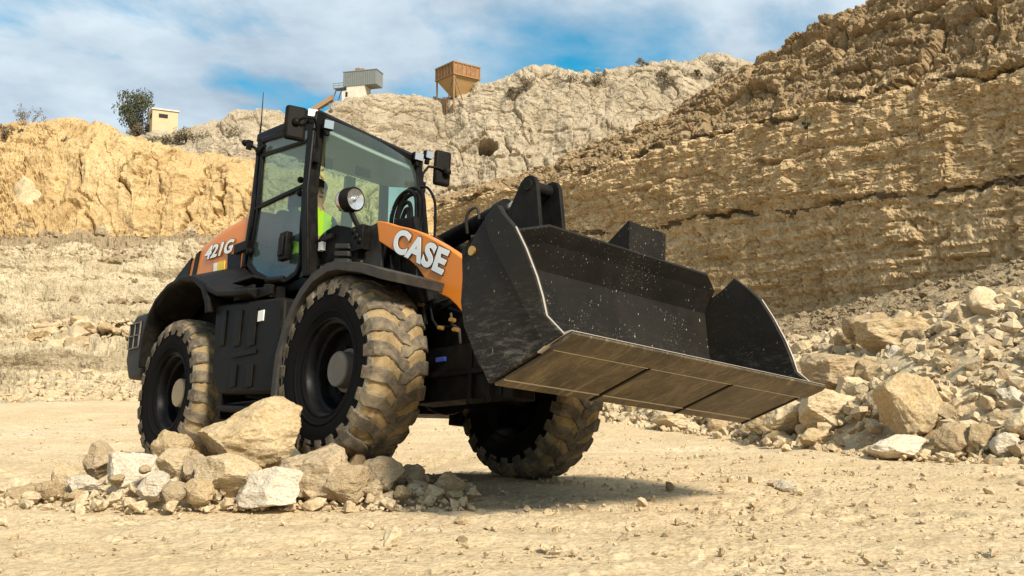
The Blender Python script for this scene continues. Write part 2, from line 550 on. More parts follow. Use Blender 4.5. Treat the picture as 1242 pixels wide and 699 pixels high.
def glass(name, tintc, rough=0.0, refl=1.0, film_=0.09):
    t = NT(name)
    tr = t.n('ShaderNodeBsdfTransparent'); tr.inputs[0].default_value = (*tintc, 1)
    gl = t.n('ShaderNodeBsdfGlossy'); gl.inputs['Roughness'].default_value = 0.02
    gl.inputs[0].default_value = (refl, refl, refl, 1)
    fr = t.n('ShaderNodeFresnel'); fr.inputs['IOR'].default_value = 1.5
    mx = t.n('ShaderNodeMixShader')
    film = t.n('ShaderNodeBsdfDiffuse'); film.inputs[0].default_value = (0.34, 0.44, 0.38, 1)
    mx2 = t.n('ShaderNodeMixShader'); mx2.inputs[0].default_value = film_
    t.l(fr.outputs[0], mx.inputs[0]); t.l(tr.outputs[0], mx2.inputs[1]); t.l(film.outputs[0], mx2.inputs[2])
    t.l(mx2.outputs[0], mx.inputs[1]); t.l(gl.outputs[0], mx.inputs[2])
    t.l(mx.outputs[0], t.t.nodes['Material Output'].inputs[0])
    return t.m


M['glass'] = glass('green_tinted_glass', (0.62, 0.80, 0.71))
M['glass_dark'] = glass('dark_green_glass', (0.48, 0.64, 0.57), 0, 1.0, 0.13)


def simple(name, col, rough=0.6, metal=0, spec=0.4):
    t = NT(name); return t.out(t.mix(t.ramp(t.noise(30, 5), [(0.3, 0.0), (0.7, 0.35)]), col, tuple(c * 0.7 for c in col)), rough, None, metal, spec)


M['lens'] = simple('lamp_lens', (0.62, 0.62, 0.6), 0.14, 0.75, 0.8)
M['lens_white'] = simple('work_lamp_lens', (0.9, 0.9, 0.87), 0.2, 0.0, 0.6)
M['lens_pink'] = simple('lamp_bowl', (0.62, 0.50, 0.46), 0.16, 0.5, 0.8)
M['skin'] = simple('skin', (0.50, 0.30, 0.21), 0.6)
M['hivis'] = simple('hivis_cloth', (0.45, 0.62, 0.02), 0.8)
M['cloth'] = simple('dark_work_cloth', (0.03, 0.035, 0.05), 0.9)
M['hair'] = simple('dark_hair', (0.02, 0.015, 0.012), 0.8)
M['leaf'] = simple('olive_leaves', (0.075, 0.078, 0.036), 0.8)
M['leaf_dry'] = simple('dry_brush', (0.16, 0.125, 0.07), 0.9)
M['bark'] = simple('grey_bark', (0.13, 0.10, 0.075), 0.95)
M['plaster'] = paint('beige_plaster', (0.56, 0.44, 0.27), 0.9, 0.3, (0.4, 0.31, 0.19), 0.1, scale=1.2)
M['concrete'] = paint('pale_concrete', (0.66, 0.58, 0.47), 0.9, 0.3, (0.45, 0.36, 0.25), 0.1, scale=1.0)
M['hole'] = simple('dark_opening', (0.03, 0.025, 0.02), 0.9)
M['corrugated'] = paint('grey_sheet_cladding', (0.20, 0.215, 0.20), 0.6, 0.2, (0.14, 0.14, 0.13), 0.3, scale=1.5)
M['rust'] = paint('rusty_steel', (0.25, 0.12, 0.05), 0.85, 0.5, (0.5, 0.30, 0.13), 0.2, scale=2.0)
M['timber_pale'] = paint('ochre_steel', (0.40, 0.25, 0.10), 0.85, 0.3, (0.5, 0.36, 0.2), 0.2, scale=2.0)
M['timber'] = paint('brown_steel_frame', (0.26, 0.16, 0.085), 0.85, 0.3, (0.42, 0.3, 0.17), 0.2, scale=2.0)

# ------------------------------------------------------------------ ground
CL_B = np.array([12.5, 24.0]); CL_D = np.array([-0.6, 0.8]); CL_N = np.array([0.8, 0.6])   # shaded cliff: a point, its run, its back


def tq(x, y):
    rx, ry = x - CL_B[0], y - CL_B[1]
    return rx * CL_D[0] + ry * CL_D[1], -(rx * CL_N[0] + ry * CL_N[1])


def toe_q(t):
    return np.interp(t, [-30, -6.9, -4.7, -1.2, 2.1, 10, 25, 40], [16.5, 14.7, 14.4, 12.5, 11.3, 9.0, 7.0, 6.0])


def base_z(t):
    return np.interp(t, [-30, 0, 7, 20, 40], [4.6, 3.75, 2.7, 2.0, 1.8])


def heap_h(x, y):
    t, q = tq(x, y)
    tq_ = toe_q(t)
    s = (tq_ - q)                     # distance inwards from the toe
    crest = np.interp(t, [-30, -6, 0, 6, 14, 40], [2.3, 1.95, 1.45, 1.05, 0.7, 0.5])
    h1 = crest * np.clip(s / 3.6, 0, 1) ** 0.85
    back = np.clip((s - 4.5) / np.maximum(tq_ - 4.5, 1), 0, 1.2)
    h2 = (base_z(t) - crest) * back
    return np.where(s > 0, h1 + h2, s * 0.25)


def ground_h(x, y):
    x = np.asarray(x, float); y = np.asarray(y, float)
    P = np.stack([x, y, 0 * x], -1).reshape(-1, 3)
    d = np.hypot(x, y).reshape(-1)
    h = 0.05 * fbm(P * 0.35 + 3, 3) * np.clip(d / 8, 0.3, 1.5)
    h = h.reshape(x.shape)
    h = h + 0.27 * np.clip((y - 14) / 18, 0, 1.6) * np.clip((4 - x) / 8, 0, 1)
    h = h - 0.19 * np.exp(-(((x + 1.65) / 1.2) ** 2 + ((y - 10.0) / 1.0) ** 2))
    return h - 0.015


def ground_detail(x, y):
    P = np.stack([x, y, 0 * x], -1).reshape(-1, 3)
    a = 0.024 * fbm(P * np.array([1.3, 2.2, 1]), 6, 0.6)
    lump = np.clip(fbm(P * 5.5 + 40, 3, 0.6) - 0.25, 0, 1) * 0.045
    patch = np.clip(perlin(P * 0.7 + 5) * 1.6 + 0.35, 0, 1)
    rut = 0.012 * np.sin((P[:, 1] * 0.95 + P[:, 0] * 0.22 + 0.5 * perlin(P * 0.5)) * 7.0) * np.clip(perlin(P * 0.3 + 9) * 2 + 0.2, 0, 1)
    # printed lug bars of old tyre passes crossing the yard
    tr = 0
    for (x0, y0, ang, sp) in ((-6.0, 5.0, 0.16, 0.24), (-6.0, 8.6, -0.05, 0.25), (2.0, 12.5, 0.5, 0.25), (4.0, 5.2, -0.35, 0.24)):
        c_, s_ = math.cos(ang), math.sin(ang)
        al = (P[:, 0] - x0) * c_ + (P[:, 1] - y0) * s_; ac = -(P[:, 0] - x0) * s_ + (P[:, 1] - y0) * c_ + 0.12 * perlin(P * 0.4)
        lane = np.exp(-(ac / 0.24) ** 4)
        bars = np.clip(np.sin(2 * math.pi * (al + 0.8 * np.abs(ac)) / sp) * 1.6, -1, 1)
        tr = tr + lane * (0.018 * bars - 0.014) * np.clip(0.4 + 1.6 * perlin(P * 0.55 + x0), 0, 1)
    return (a + lump * patch + rut + tr).reshape(x.shape)


nr, na = 760, 560
rr = np.concatenate([[0.02], 1.2 * np.exp(np.linspace(0, math.log(60 / 1.2), nr - 6)), [75, 110, 200, 500, 1500]])
aa = np.concatenate([np.linspace(-math.pi, -0.62, 60)[:-1], np.linspace(-0.62, 0.62, na), np.linspace(0.62, math.pi, 60)[1:]])
RRm, AA = np.meshgrid(rr, aa, indexing='ij')
X = RRm * np.sin(AA); Y = RRm * np.cos(AA)
Z = ground_h(X, Y) * (RRm < 70) + ground_detail(X, Y) * np.clip(1.3 - RRm / 50, 0, 1)
G = np.stack([X, Y, Z], -1)
ground = link('ground', mesh_np('ground', G.reshape(-1, 3), grid_faces(*X.shape)[:, ::-1]), None, [M['ground']])
tag(ground, kind='structure')


# ------------------------------------------------------------------ shaded cliff on the right, with its scree
def cliff_pt(u, v, off):
    """t and z where the view line of (u, v) meets the vertical plane `off` metres behind the face"""
    d = raydir(u, v)
    p0 = CL_B + CL_N * off
    k = (p0 @ CL_N) / (d.x * CL_N[0] + d.y * CL_N[1])
    x, y = d.x * k, d.y * k
    return ((x - p0[0]) * CL_D[0] + (y - p0[1]) * CL_D[1], CAMH + d.z * k)


def poly_t(pts, off):
    a = sorted(cliff_pt(u, v, off) for u, v in pts)
    return lambda t: np.interp(t, [p[0] for p in a], [p[1] for p in a])


zA = poly_t([(545, 300), (700, 283), (900, 260), (1242, 217), (1500, 180)], 0.1)
zB = poly_t([(545, 245), (640, 224), (700, 208), (800, 180), (900, 151), (1060, 117), (1242, 75), (1500, 12)], 0.6)
SB = 3.2
zT = poly_t([(500, 246), (545, 236), (600, 222), (640, 208), (680, 192), (710, 181), (760, 161), (800, 142), (840, 121), (862, 104), (872, 92), (890, 84),
             (930, 58), (960, 46), (1000, 28), (1060, 0), (1150, -48), (1300, -130), (1500, -240)], SB)
nt_, ns = 900, 300
ts = np.concatenate([np.linspace(-16, 0, 120)[:-1], np.linspace(0, 30, 720), np.linspace(30, 44, 62)[1:]]); nt_ = len(ts)
ss = np.linspace(0, 1, ns)
T, S = np.meshgrid(ts, ss, indexing='ij')
a_, b_, t_ = zA(T), zB(T), np.maximum(zT(T), zB(T) + 0.4)
Zc = np.where(S < 0.40, -1 + (a_ + 1) * (S / 0.40), np.where(S < 0.68, a_ + (b_ - a_) * (S - 0.40) / 0.28, b_ + (t_ - b_) * np.clip((S - 0.68) / 0.24, 0, 1)))
sb = np.where(S < 0.68, 0.06 * np.maximum(Zc, 0), 0.06 * b_ + np.clip((S - 0.68) / 0.24, 0, 1) ** 0.9 * (SB - 0.06 * b_))
back = np.clip((S - 0.92) / 0.08, 0, 1)
sb = sb + back * 18
Zc = Zc + 0.2 * np.sin(back * 1.57) - back * 2.0
Q = np.stack([T, np.zeros_like(T), Zc], -1).reshape(-1, 3)
upper = np.clip((S - 0.66) / 0.05, 0, 1).reshape(-1)
dsp = 0.27 * fbm(Q * [0.16, 1, 0.22], 4) + 0.13 * fbm(Q * [0.7, 1, 0.8] + 5, 6, 0.52)
dsp += 0.05 * ridged(Q * [1.5, 1, 0.22] + 31, 3) * (1 - upper)                     # washed down runnels
wp = np.stack([0.4 * fbm(Q * 0.8, 3), 0 * T.reshape(-1), 0.22 * fbm(Q * 0.8 + 40, 3)], -1)


def chunks(fr, amp, crack, cw_):
    f1, f2, cid = worley(Q * fr + wp * fr[0])
    return amp * (cid - 0.5) - crack * np.exp(-((f2 - f1) / cw_) ** 2)


dsp += chunks([0.38, 1, 0.75], 0.22, 0.10, 0.04) * (0.5 + 1.3 * upper)
dsp += chunks([1.2, 1, 2.2], 0.10, 0.07, 0.05) * (0.8 + 0.9 * upper)
dsp += chunks([3.2, 1, 5.2], 0.06, 0.05, 0.08) * (0.8 + 0.3 * upper)
dsp += 0.075 * ridged(Q * [0.10, 1, 2.3] + [0.0, 0.0, 3.0], 4, 0.6) * (1 - 0.5 * upper)
dsp += 0.04 * ridged(Q * [2.4, 1, 3.4] + 77, 4, 0.6) + 0.05 * fbm(Q * [2.2, 1, 3.2] + 7, 4, 0.6)
zw = Zc.reshape(-1) + 0.26 * fbm(Q * [0.5, 1, 0.2] + 12, 6, 0.62)
for zz, wdt, dep in ((a_.reshape(-1), 0.085, 0.22), (b_.reshape(-1), 0.095, 0.26), ((a_ * 0.45 + b_ * 0.55).reshape(-1), 0.07, 0.14), ((a_ * 0.6).reshape(-1) + 1.0, 0.07, 0.12)):
    brk = np.clip(0.55 + 1.5 * fbm(Q * [0.45, 1, 0.1] + 50 + dep * 9, 3), 0.05, 1.25)
    dsp -= dep * brk * np.exp(-((zw - zz) / wdt) ** 2)
    dsp += 0.08 * dep * brk * np.exp(-((zw - zz - 2.2 * wdt) / (wdt * 1.3)) ** 2)
off = sb.reshape(-1) - dsp
XY = CL_B + np.outer(T.reshape(-1), CL_D) + np.outer(off, CL_N)
V = np.column_stack([XY, Zc.reshape(-1) + upper * 0.5 * dsp])
F = grid_faces(nt_, ns)
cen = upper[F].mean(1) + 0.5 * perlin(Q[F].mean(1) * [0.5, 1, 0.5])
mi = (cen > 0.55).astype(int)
for zz, w_ in ((a_.reshape(-1), 0.06), (b_.reshape(-1), 0.06)):
    dz = np.abs(zw - zz)[F].mean(1) + 0.13 * fbm(Q[F].mean(1) * [0.7, 1, 2.5], 5, 0.6)
    mi[dz < w_] = 2
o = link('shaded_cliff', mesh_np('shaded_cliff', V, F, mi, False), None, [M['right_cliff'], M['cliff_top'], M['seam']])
tag(o, 'tall brown quarry cliff in shade with dark horizontal seams, rising behind the bucket', 'cliff', kind='structure')

tg = np.linspace(-12, 36, 420); qg = np.linspace(-1.2, 17.0, 260)
T, Q2 = np.meshgrid(tg, qg, indexing='ij')
X = CL_B[0] + CL_D[0] * T - CL_N[0] * Q2; Y = CL_B[1] + CL_D[1] * T - CL_N[1] * Q2
H = heap_h(X, Y)
Pq = np.stack([X, Y, 0 * X], -1).reshape(-1, 3)
f1, f2, cid = worley(Pq * 2.6)
rough = (0.16 * fbm(Pq * 1.1, 4, 0.6) + 0.16 * (cid - 0.4) * np.clip((f2 - f1) * 4, 0, 1)).reshape(X.shape)
inn = np.clip((toe_q(T) - Q2) / 1.5, 0, 1)
H = H + rough * inn - 0.12 * (1 - inn)
o = link('scree_slope', mesh_np('scree_slope', np.stack([X, Y, H], -1).reshape(-1, 3), grid_faces(*X.shape)[:, ::-1], ((((toe_q(T) - Q2) < 4.6).reshape(-1))[grid_faces(*X.shape)].mean(1) > 0.5).astype(int)), None, [M['scree'], M['rubble']])
tag(o, kind='structure')


# ------------------------------------------------------------------ yellow cliff and benches on the left
def terrain_from_columns(name, cols, nsub, nu, disp, mats, mat_fn=None, kind='structure'):
    us = [c[0] for c in cols]
    L = len(cols[0][1])
    uu = np.linspace(us[0], us[-1], nu)
    lev = []
    for j in range(L):
        v = np.interp(uu, us, [c[1][j][0] for c in cols]); d = np.interp(uu, us, [c[1][j][1] for c in cols])
        a = (uu - 621) / FPX; b = (349.5 - v) / FPX
        c, s = math.cos(PITCH), math.sin(PITCH)
        dy = c - b * s; dz = s + b * c
        lev.append(np.stack([a / dy * d, d, CAMH + dz / dy * d], -1))
    rows = []; lv = []
    for j in range(L - 1):
        n = nsub[j]
        for k in range(n + (1 if j == L - 2 else 0)):
            w = k / n
            rows.append(lev[j] * (1 - w) + lev[j + 1] * w); lv.append(j + w)
    G = np.stack(rows, 1)
    lv = np.array(lv)
    N = grid_normals(G)
    # soften the normals where the profile turns
    for _ in range(4):
        N[:, 1:-1] = (N[:, :-2] + 2 * N[:, 1:-1] + N[:, 2:]) / 4
    N /= np.linalg.norm(N, axis=2)[:, :, None]
    sgn = -1 if N[nu // 2, len(lv) // 2, 1] > 0 else 1
    LV = np.broadcast_to(lv, G.shape[:2])
    UU = np.broadcast_to(uu[:, None], G.shape[:2])
    dd = disp(G.reshape(-1, 3), LV.reshape(-1), UU.reshape(-1)).reshape(G.shape[:2])
    Vv = G + N * sgn * dd[:, :, None]
    F = grid_faces(*G.shape[:2])
    mi = None
    if mat_fn is not None:
        lf = LV.reshape(-1)[F].mean(1); uf = UU.reshape(-1)[F].mean(1)
        mi = mat_fn(lf, uf, G.reshape(-1, 3)[F].mean(1))
    o = link(name, mesh_np(name, Vv.reshape(-1, 3), F, mi, False), None, mats)
    tag(o, kind=kind)
    return o, G


def left_cols():
    sky_v = {-260: 175, -120: 168, 0: 161, 45: 158, 95: 157, 130: 163, 152: 173, 200: 186, 250: 195, 300: 205, 380: 218, 480: 238, 560: 262}
    out = []
    for u in sorted(sky_v):
        k = np.clip((u - 40) / 120, 0, 1)
        st = sky_v[u]
        out.append((u, [(500, 29.0), (487, 32.0), (458, 34.5), (431, 35.5), (424, 37.6), (388, 39.5), (345, 42.0), (303, 43.5 + 0.5 * k), (297, 45.0 + k), (st + (297 - st) * 0.25, 47.6 - 0.7 * k), (st, 50.5 - 2.5 * k), (st - 2, 53.0), (st + 14, 70.0)]))
    return out


def left_disp(P, lv, uu):
    lo = fbm(P * 0.12 + 7, 3) * 0.9
    cl = np.clip((lv - 7.8) / 0.4, 0, 1) * np.clip((11.2 - lv) / 0.5, 0, 1)
    run = ridged(np.column_stack([P[:, 0] * 0.45, P[:, 1] * 0.2, P[:, 2] * 0.10]) + 3, 4) * 0.26
    w = np.stack([fbm(P * 0.5, 3), fbm(P * 0.5 + 9, 3), fbm(P * 0.5 + 19, 3)], -1) * 0.35

    def ch(f, a, c, k):
        f1, f2, cid = worley((P + w) * f)
        return a * (cid - 0.5) - c * np.exp(-((f2 - f1) / k) ** 2)
    blk = ch([0.55, 0.4, 0.35], 0.5, 0.14, 0.04); blk2 = ch([1.7, 1.7, 2.2], 0.24, 0.10, 0.07); blk3 = ch([3.4, 3.4, 4.4], 0.14, 0.07, 0.1)
    smo = 0.35 + 0.65 * np.clip((130 - uu) / 90, 0, 1)
    fine = fbm(P * 1.0 + 20, 5, 0.5) * 0.14 + 0.05 * ridged(P * 2.2, 4, 0.6) * smo
    loose = np.clip((90 - uu) / 80, 0, 1)
    ben = 1 - cl
    lowamp = np.clip(lv - 0.4, 0, 1)
    mid = 1 - 0.62 * np.clip((lv - 4.6) / 0.4, 0, 1) * np.clip((7.0 - lv) / 0.5, 0, 1)
    low_ = 1 - 0.6 * np.clip((lv - 1.7) / 0.3, 0, 1) * np.clip((3.4 - lv) / 0.3, 0, 1)
    hor = ridged(P * [0.1, 0.1, 1.3] + 9, 4) * 0.22 * ben
    zc = P[:, 2] + 0.16 * fbm(P * [0.25, 0.25, 0.1] + 3, 5, 0.6)
    for zz, dp, wd in ((1.95, 0.5, 0.07), (3.15, 0.30, 0.05), (4.1, 0.42, 0.06), (4.75, 0.30, 0.05), (5.5, 0.45, 0.07), (1.3, 0.3, 0.05)):
        g_ = np.clip(0.5 + 1.6 * fbm(P * [0.2, 0.2, 0.1] + zz * 7, 3), 0, 1.2)
        hor = hor - ben * dp * g_ * np.exp(-((zc - zz) / wd) ** 2) + ben * 0.35 * dp * g_ * np.exp(-((zc - zz - 0.2) / 0.14) ** 2)
    f1, f2, cid = worley(np.column_stack([P[:, 0] * 0.42 + 0.25 * fbm(P * 0.6, 4, 0.6), 0 * P[:, 0], P[:, 2] * 0.11]))
    crk = 0.42 * np.exp(-((f2 - f1) / 0.035) ** 2) * np.clip(perlin(P * 0.35 + 4) * 2 + 0.5, 0, 1)
    return (lowamp * (0.35 * lo + cl * (run * (1 - 0.6 * loose) + 0.75 * blk + (0.22 + 0.9 * loose) * blk2 + (0.22 + loose) * blk3 - crk) + ben * low_ * (0.3 * blk + mid * 1.1 * blk2 + mid * blk3) + fine + hor))


def left_mat(lv, uu, P):
    n = fbm(P * 0.35, 3)
    m_ = ((lv + 0.6 * n) < 7.9).astype(int)
    m_[((lv + 0.25 * n) > 2.0) & ((lv + 0.25 * n) < 3.0)] = 2
    m_[((lv + 0.25 * n) > 6.9) & ((lv + 0.25 * n) < 8.02)] = 3
    return m_


left_o, LG = terrain_from_columns('yellow_cliff', left_cols(), [6, 26, 24, 14, 36, 40, 40, 12, 40, 70, 12, 10], 620, left_disp, [M['left_cliff'], M['bench'], M['bench_low'], M['scree']], left_mat)
tag(left_o, 'sunlit yellow quarry cliff with stepped rocky benches below it, left of the loader', 'cliff')


def far_cols():
    sky_v = {-60: 185, 60: 178, 120: 172, 200: 169, 250: 160, 300: 152, 350: 144, 390: 136, 412: 126, 430: 118, 470: 112, 500: 119, 525: 130, 555: 127, 575: 112, 600: 105, 640: 99, 700: 95,
             735: 99, 757: 92, 790: 88, 815: 84, 850: 79, 880: 72, 897: 75, 930: 86, 1000: 100}
    out = []
    for u in sorted(sky_v):
        st = sky_v[u]
        k = np.clip((u - 330) / 150, 0, 1)
        d = 84 + 14 * k
        out.append((u, [(345, d - 12), (260 + 40 * k, d - 6), (st + (260 - st) * (0.28 + .1 * k), d - 4 + 2 * k), (st + (6 - 2 * k), d + 3 * k), (st, d + 6), (st + 4, d + 9), (st + 30, d + 40)]))
    return out


def far_disp(P, lv, uu):
    lo = fbm(P * 0.05 + 7, 4) * 2.0
    run = ridged(np.column_stack([P[:, 0] * 0.20, P[:, 1] * 0.2, P[:, 2] * 0.06]) + 3, 4) * 0.45
    w = np.stack([fbm(P * 0.25, 3), fbm(P * 0.25 + 9, 3), fbm(P * 0.25 + 19, 3)], -1) * 0.7

    def ch(f, a, c, k):
        f1, f2, cid = worley((P + w) * f)
        return a * (cid - 0.5) - c * np.exp(-((f2 - f1) / k) ** 2)
    blk = ch([0.25, 0.25, 0.35], 0.45, 0.22, 0.05) + ch([0.7, 0.7, 1.2], 0.14, 0.13, 0.06)
    fine = fbm(P * 0.4 + 20, 5, 0.5) * 0.34 + 0.09 * ridged(P * 0.8, 4, 0.55)
    hor = np.exp(-((P[:, 2] - 26.5 + 0.7 * fbm(P * 0.15, 3)) / 0.35) ** 2) * np.clip(perlin(P * 0.1) * 2 + .5, 0, 1) * -0.8
    keep = np.clip((4.3 - lv) / 0.6, 0.12, 1)
    d = keep * (0.7 * lo + run + blk + fine + hor)
    c = at(592, 184, 96)                                 # the small cave
    e = ((P[:, 0] - c.x + 0.35 * perlin(P * 1.1)) / 0.85) ** 2 + ((P[:, 2] - c.z + 0.3 * perlin(P * 1.3 + 8)) / 0.62) ** 2
    d -= 6.0 * np.exp(-e ** 3)
    return d


far_o, FG = terrain_from_columns('cream_cliff', far_cols(), [30, 70, 150, 24, 10, 12], 760, far_disp, [M['far_cliff']])
tag(far_o, 'pale cream quarry cliff with a small cave, far behind the cab', 'cliff')


# ------------------------------------------------------------------ rocks
def rock_mesh(name, seed, pts=16, sub=3, sc=(1, 1, 1), rough=0.06, mat='rock', round_=0.35):
    r = np.random.default_rng(seed)
    bm = bmesh.new()
    bmesh.ops.create_icosphere(bm, subdivisions=sub + 1, radius=0.5)
    P = np.array([v.co[:] for v in bm.verts])
    for k in range(pts):                       # flat broken faces
        n = r.normal(size=3); n /= np.linalg.norm(n)
        dcut = 0.5 * r.uniform(0.52, 0.9)
        e = np.maximum(P @ n - dcut, 0)
        P = P - e[:, None] * n
    P = P * np.array(sc)
    Nn = P / (np.linalg.norm(P, axis=1)[:, None] + 1e-6)
    f1, f2, cid = worley(P * 2.6 + seed * 3.7)
    d = rough * (0.55 * fbm(P * 2.2 + seed * 5.1, 5, 0.6) + 0.35 * (cid - 0.5) + 0.5 * ridged(P * 3.0 + seed, 4, 0.55) - 0.5)
    P = P + Nn * d[:, None]
    for v, p in zip(bm.verts, P): v.co = p
    me = bpy.data.meshes.new(name)
    bm.to_mesh(me); bm.free()
    me.polygons.foreach_set('use_smooth', [True] * len(me.polygons))
    me.set_sharp_from_angle(angle=R(32))
    me.materials.append(M[mat])
    return me


KINDS = ['rock', 'rock_brown', 'rock_white']
RM = {k: [rock_mesh('rock', 20 + 40 * i + j, random.Random(j + i).randint(9, 15), 3, (1, random.Random(j).uniform(0.7, 1.0), random.Random(j + 5).uniform(0.6, 0.9)), 0.07, k) for j in range(11 if i < 2 else 5)] for i, k in enumerate(KINDS)}
rock_n = [0]


def put_rock(p, size, rot=None, kind='rock', label=None, group=None, me=None):
    if me is None:
        me = RM[kind][rock_n[0] % len(RM[kind])]
    rock_n[0] += 1
    o = bpy.data.objects.new('rock', me)
    o.location = p
    o.scale = size if not isinstance(size, (int, float)) else (size, size, size)
    o.rotation_euler = rot if rot else (random.uniform(-0.5, 0.5), random.uniform(-0.5, 0.5), random.uniform(0, 6.28))
    COL.objects.link(o)
    tag(o, label, 'rock', group)
    return o


GP = 'rocks piled beside the loader wheels'
GEN = 'small pale limestone stone in the low pile beside the loader wheels'
# the pile by the wheels: photo centre, width, height, distance, kind, seed, label
pile = [
    (291, 527, 128, 86, 6.42, 'rock', 338, 'largest boulder, pale and angular, resting on top of the pile by the front wheel'),
    (372, 576, 98, 66, 6.15, 'rock_brown', 302, 'wide rounded brownish boulder directly beneath the front tyre edge'),
    (420, 588, 52, 42, 6.1, 'rock_brown', 303, 'brownish wedge rock at the foot of the wide rounded boulder by the tyre'),
    (319, 591, 80, 44, 5.95, 'rock_white', 304, 'white pitted rock at the front foot of the pile below the largest boulder'),
    (268, 577, 78, 48, 6.12, 'rock', 305, 'tilted slab shaped rock tucked under the left end of the largest boulder'),
    (237, 597, 36, 28, 6.0, 'rock', 306, 'small squarish cream rock left of the white pitted rock'),
    (204, 541, 46, 36, 6.55, 'rock', 307, 'blocky pale rock just left of the largest boulder near the rear tyre'),
    (206, 563, 54, 34, 6.4, 'rock', 308, 'flat oval rock under the blocky rock left of the largest boulder'),
    (236, 566, 28, 28, 6.3, 'rock_brown', 309, 'small tan rock wedged between flat oval rock and tilted slab'),
    (153, 580, 66, 60, 6.35, 'rock_white', 310, 'brightest white rock, block shaped, in the left half of the pile'),
    (182, 590, 38, 32, 6.05, 'rock_white', 311, 'rounded white rock touching the right foot of the brightest block'),
    (209, 599, 30, 26, 6.0, 'rock_brown', 312, 'small greyish tan rock between rounded white and squarish cream rocks'),
    (115, 557, 36, 40, 6.6, 'rock_brown', 313, 'upright tan rock standing at the back of the left half of the pile'),
    (76, 581, 36, 40, 6.45, 'rock', 345, 'upright narrow rock near the far left end of the pile'),
    (54, 597, 30, 24, 6.35, 'rock', 315, 'low pale rock between narrow upright rock and leftmost flat rock'),
    (24, 603, 48, 26, 6.3, 'rock', 316, 'leftmost flat pale rock at the end of the pile'),
    (88, 606, 32, 22, 6.2, 'rock', 317, 'small rounded rock in front of the narrow upright rock'),
    (98, 589, 40, 22, 6.35, 'rock_white', 318, 'low white rock behind the small rounded rock at left'),
    (462, 577, 50, 42, 6.3, 'rock_brown', 319, 'brown pointed rock below the muddy tread of the front tyre'),
    (545, 590, 38, 30, 6.3, 'rock_brown', 320, 'rightmost rock of the pile, brown and alone on the sand'),
    (430, 570, 30, 40, 6.5, 'rock_brown', 321, 'brown rock squeezed under the front tyre behind the wedge rock'),
    (450, 594, 24, 22, 6.15, 'rock', 322, 'small pale rock at the foot of the brown pointed rock'),
    (497, 580, 34, 30, 6.55, 'rock_brown', 323, 'brown rock in shadow right of the brown pointed rock'),
    (488, 597, 22, 14, 6.15, 'rock', 324, 'small pale splinter of rock lying below the muddy tread'),
]
for (u, v, w, h, d, k, sd, lb) in pile:
    p = at(u, v, d); sc = d / FPX * 1.04
    me = rock_mesh('rock', sd, 13 if w < 90 else 17, 4 if w < 90 else 5, (1, 0.9, 1), 0.05, k)
    me.update()
    P = np.array([x.co[:] for x in me.vertices]); ext = P.max(0) - P.min(0); mid = (P.max(0) + P.min(0)) / 2
    P = (P - mid) / ext
    me.vertices.foreach_set('co', P.astype(np.float32).ravel()); me.update()
    o = put_rock(p + Vector((0, w * sc * 0.35, -0.06 * h * sc)), (w * sc * 1.04, w * sc * 0.85, h * sc * 1.14), (0, 0, 0), k, lb, None, me)
for i in range(40):
    u = random.uniform(20, 560); d = random.uniform(6.15, 6.85)
    top = np.interp(u, [0, 80, 150, 200, 300, 400, 470, 560], [600, 592, 572, 560, 572, 590, 585, 596])
    v = random.uniform(top, 607)
    s = random.uniform(0.06, 0.15) * (0.8 if u > 420 else 1.0)
    p = at(u, v, d); p.z = max(p.z, 0.02)
    put_rock(p, s, None, random.choice(['rock', 'rock', 'rock_brown', 'rock_white']), GEN, GP)

# small fill mound of crushed stone that the pile lies on
mb_x = np.linspace(-3.6, 0.35, 240); mb_y = np.linspace(5.6, 7.6, 130)
X, Y = np.meshgrid(mb_x, mb_y, indexing='ij')
P = np.stack([X, Y, 0 * X], -1).reshape(-1, 3)
prof = np.interp(X, [-3.6, -3.3, -2.6, -2.2, -1.8, -1.25, -0.75, -0.3, 0.1, 0.35], [0, 0.02, 0.07, 0.14, 0.18, 0.15, 0.09, 0.05, 0.02, 0])
env = np.clip(1 - ((Y - 6.72) / 0.62) ** 2, 0, 1) ** 0.7
f1, f2, cid = worley(P * 11)
Hm = prof * env + (0.03 * fbm(P * 4, 4) + 0.03 * (cid - 0.4)).reshape(X.shape) * np.clip(prof * env * 12, 0, 1) - 0.03
Hm += ground_h(X, Y) * 0.9
o = link('gravel_mound', mesh_np('gravel_mound', np.stack([X, Y, Hm], -1).reshape(-1, 3), grid_faces(*X.shape)[:, ::-1]), None, [M['ground']])
tag(o, 'low mound of crushed stone and sand under the pile beside the loader', 'gravel', kind='stuff')

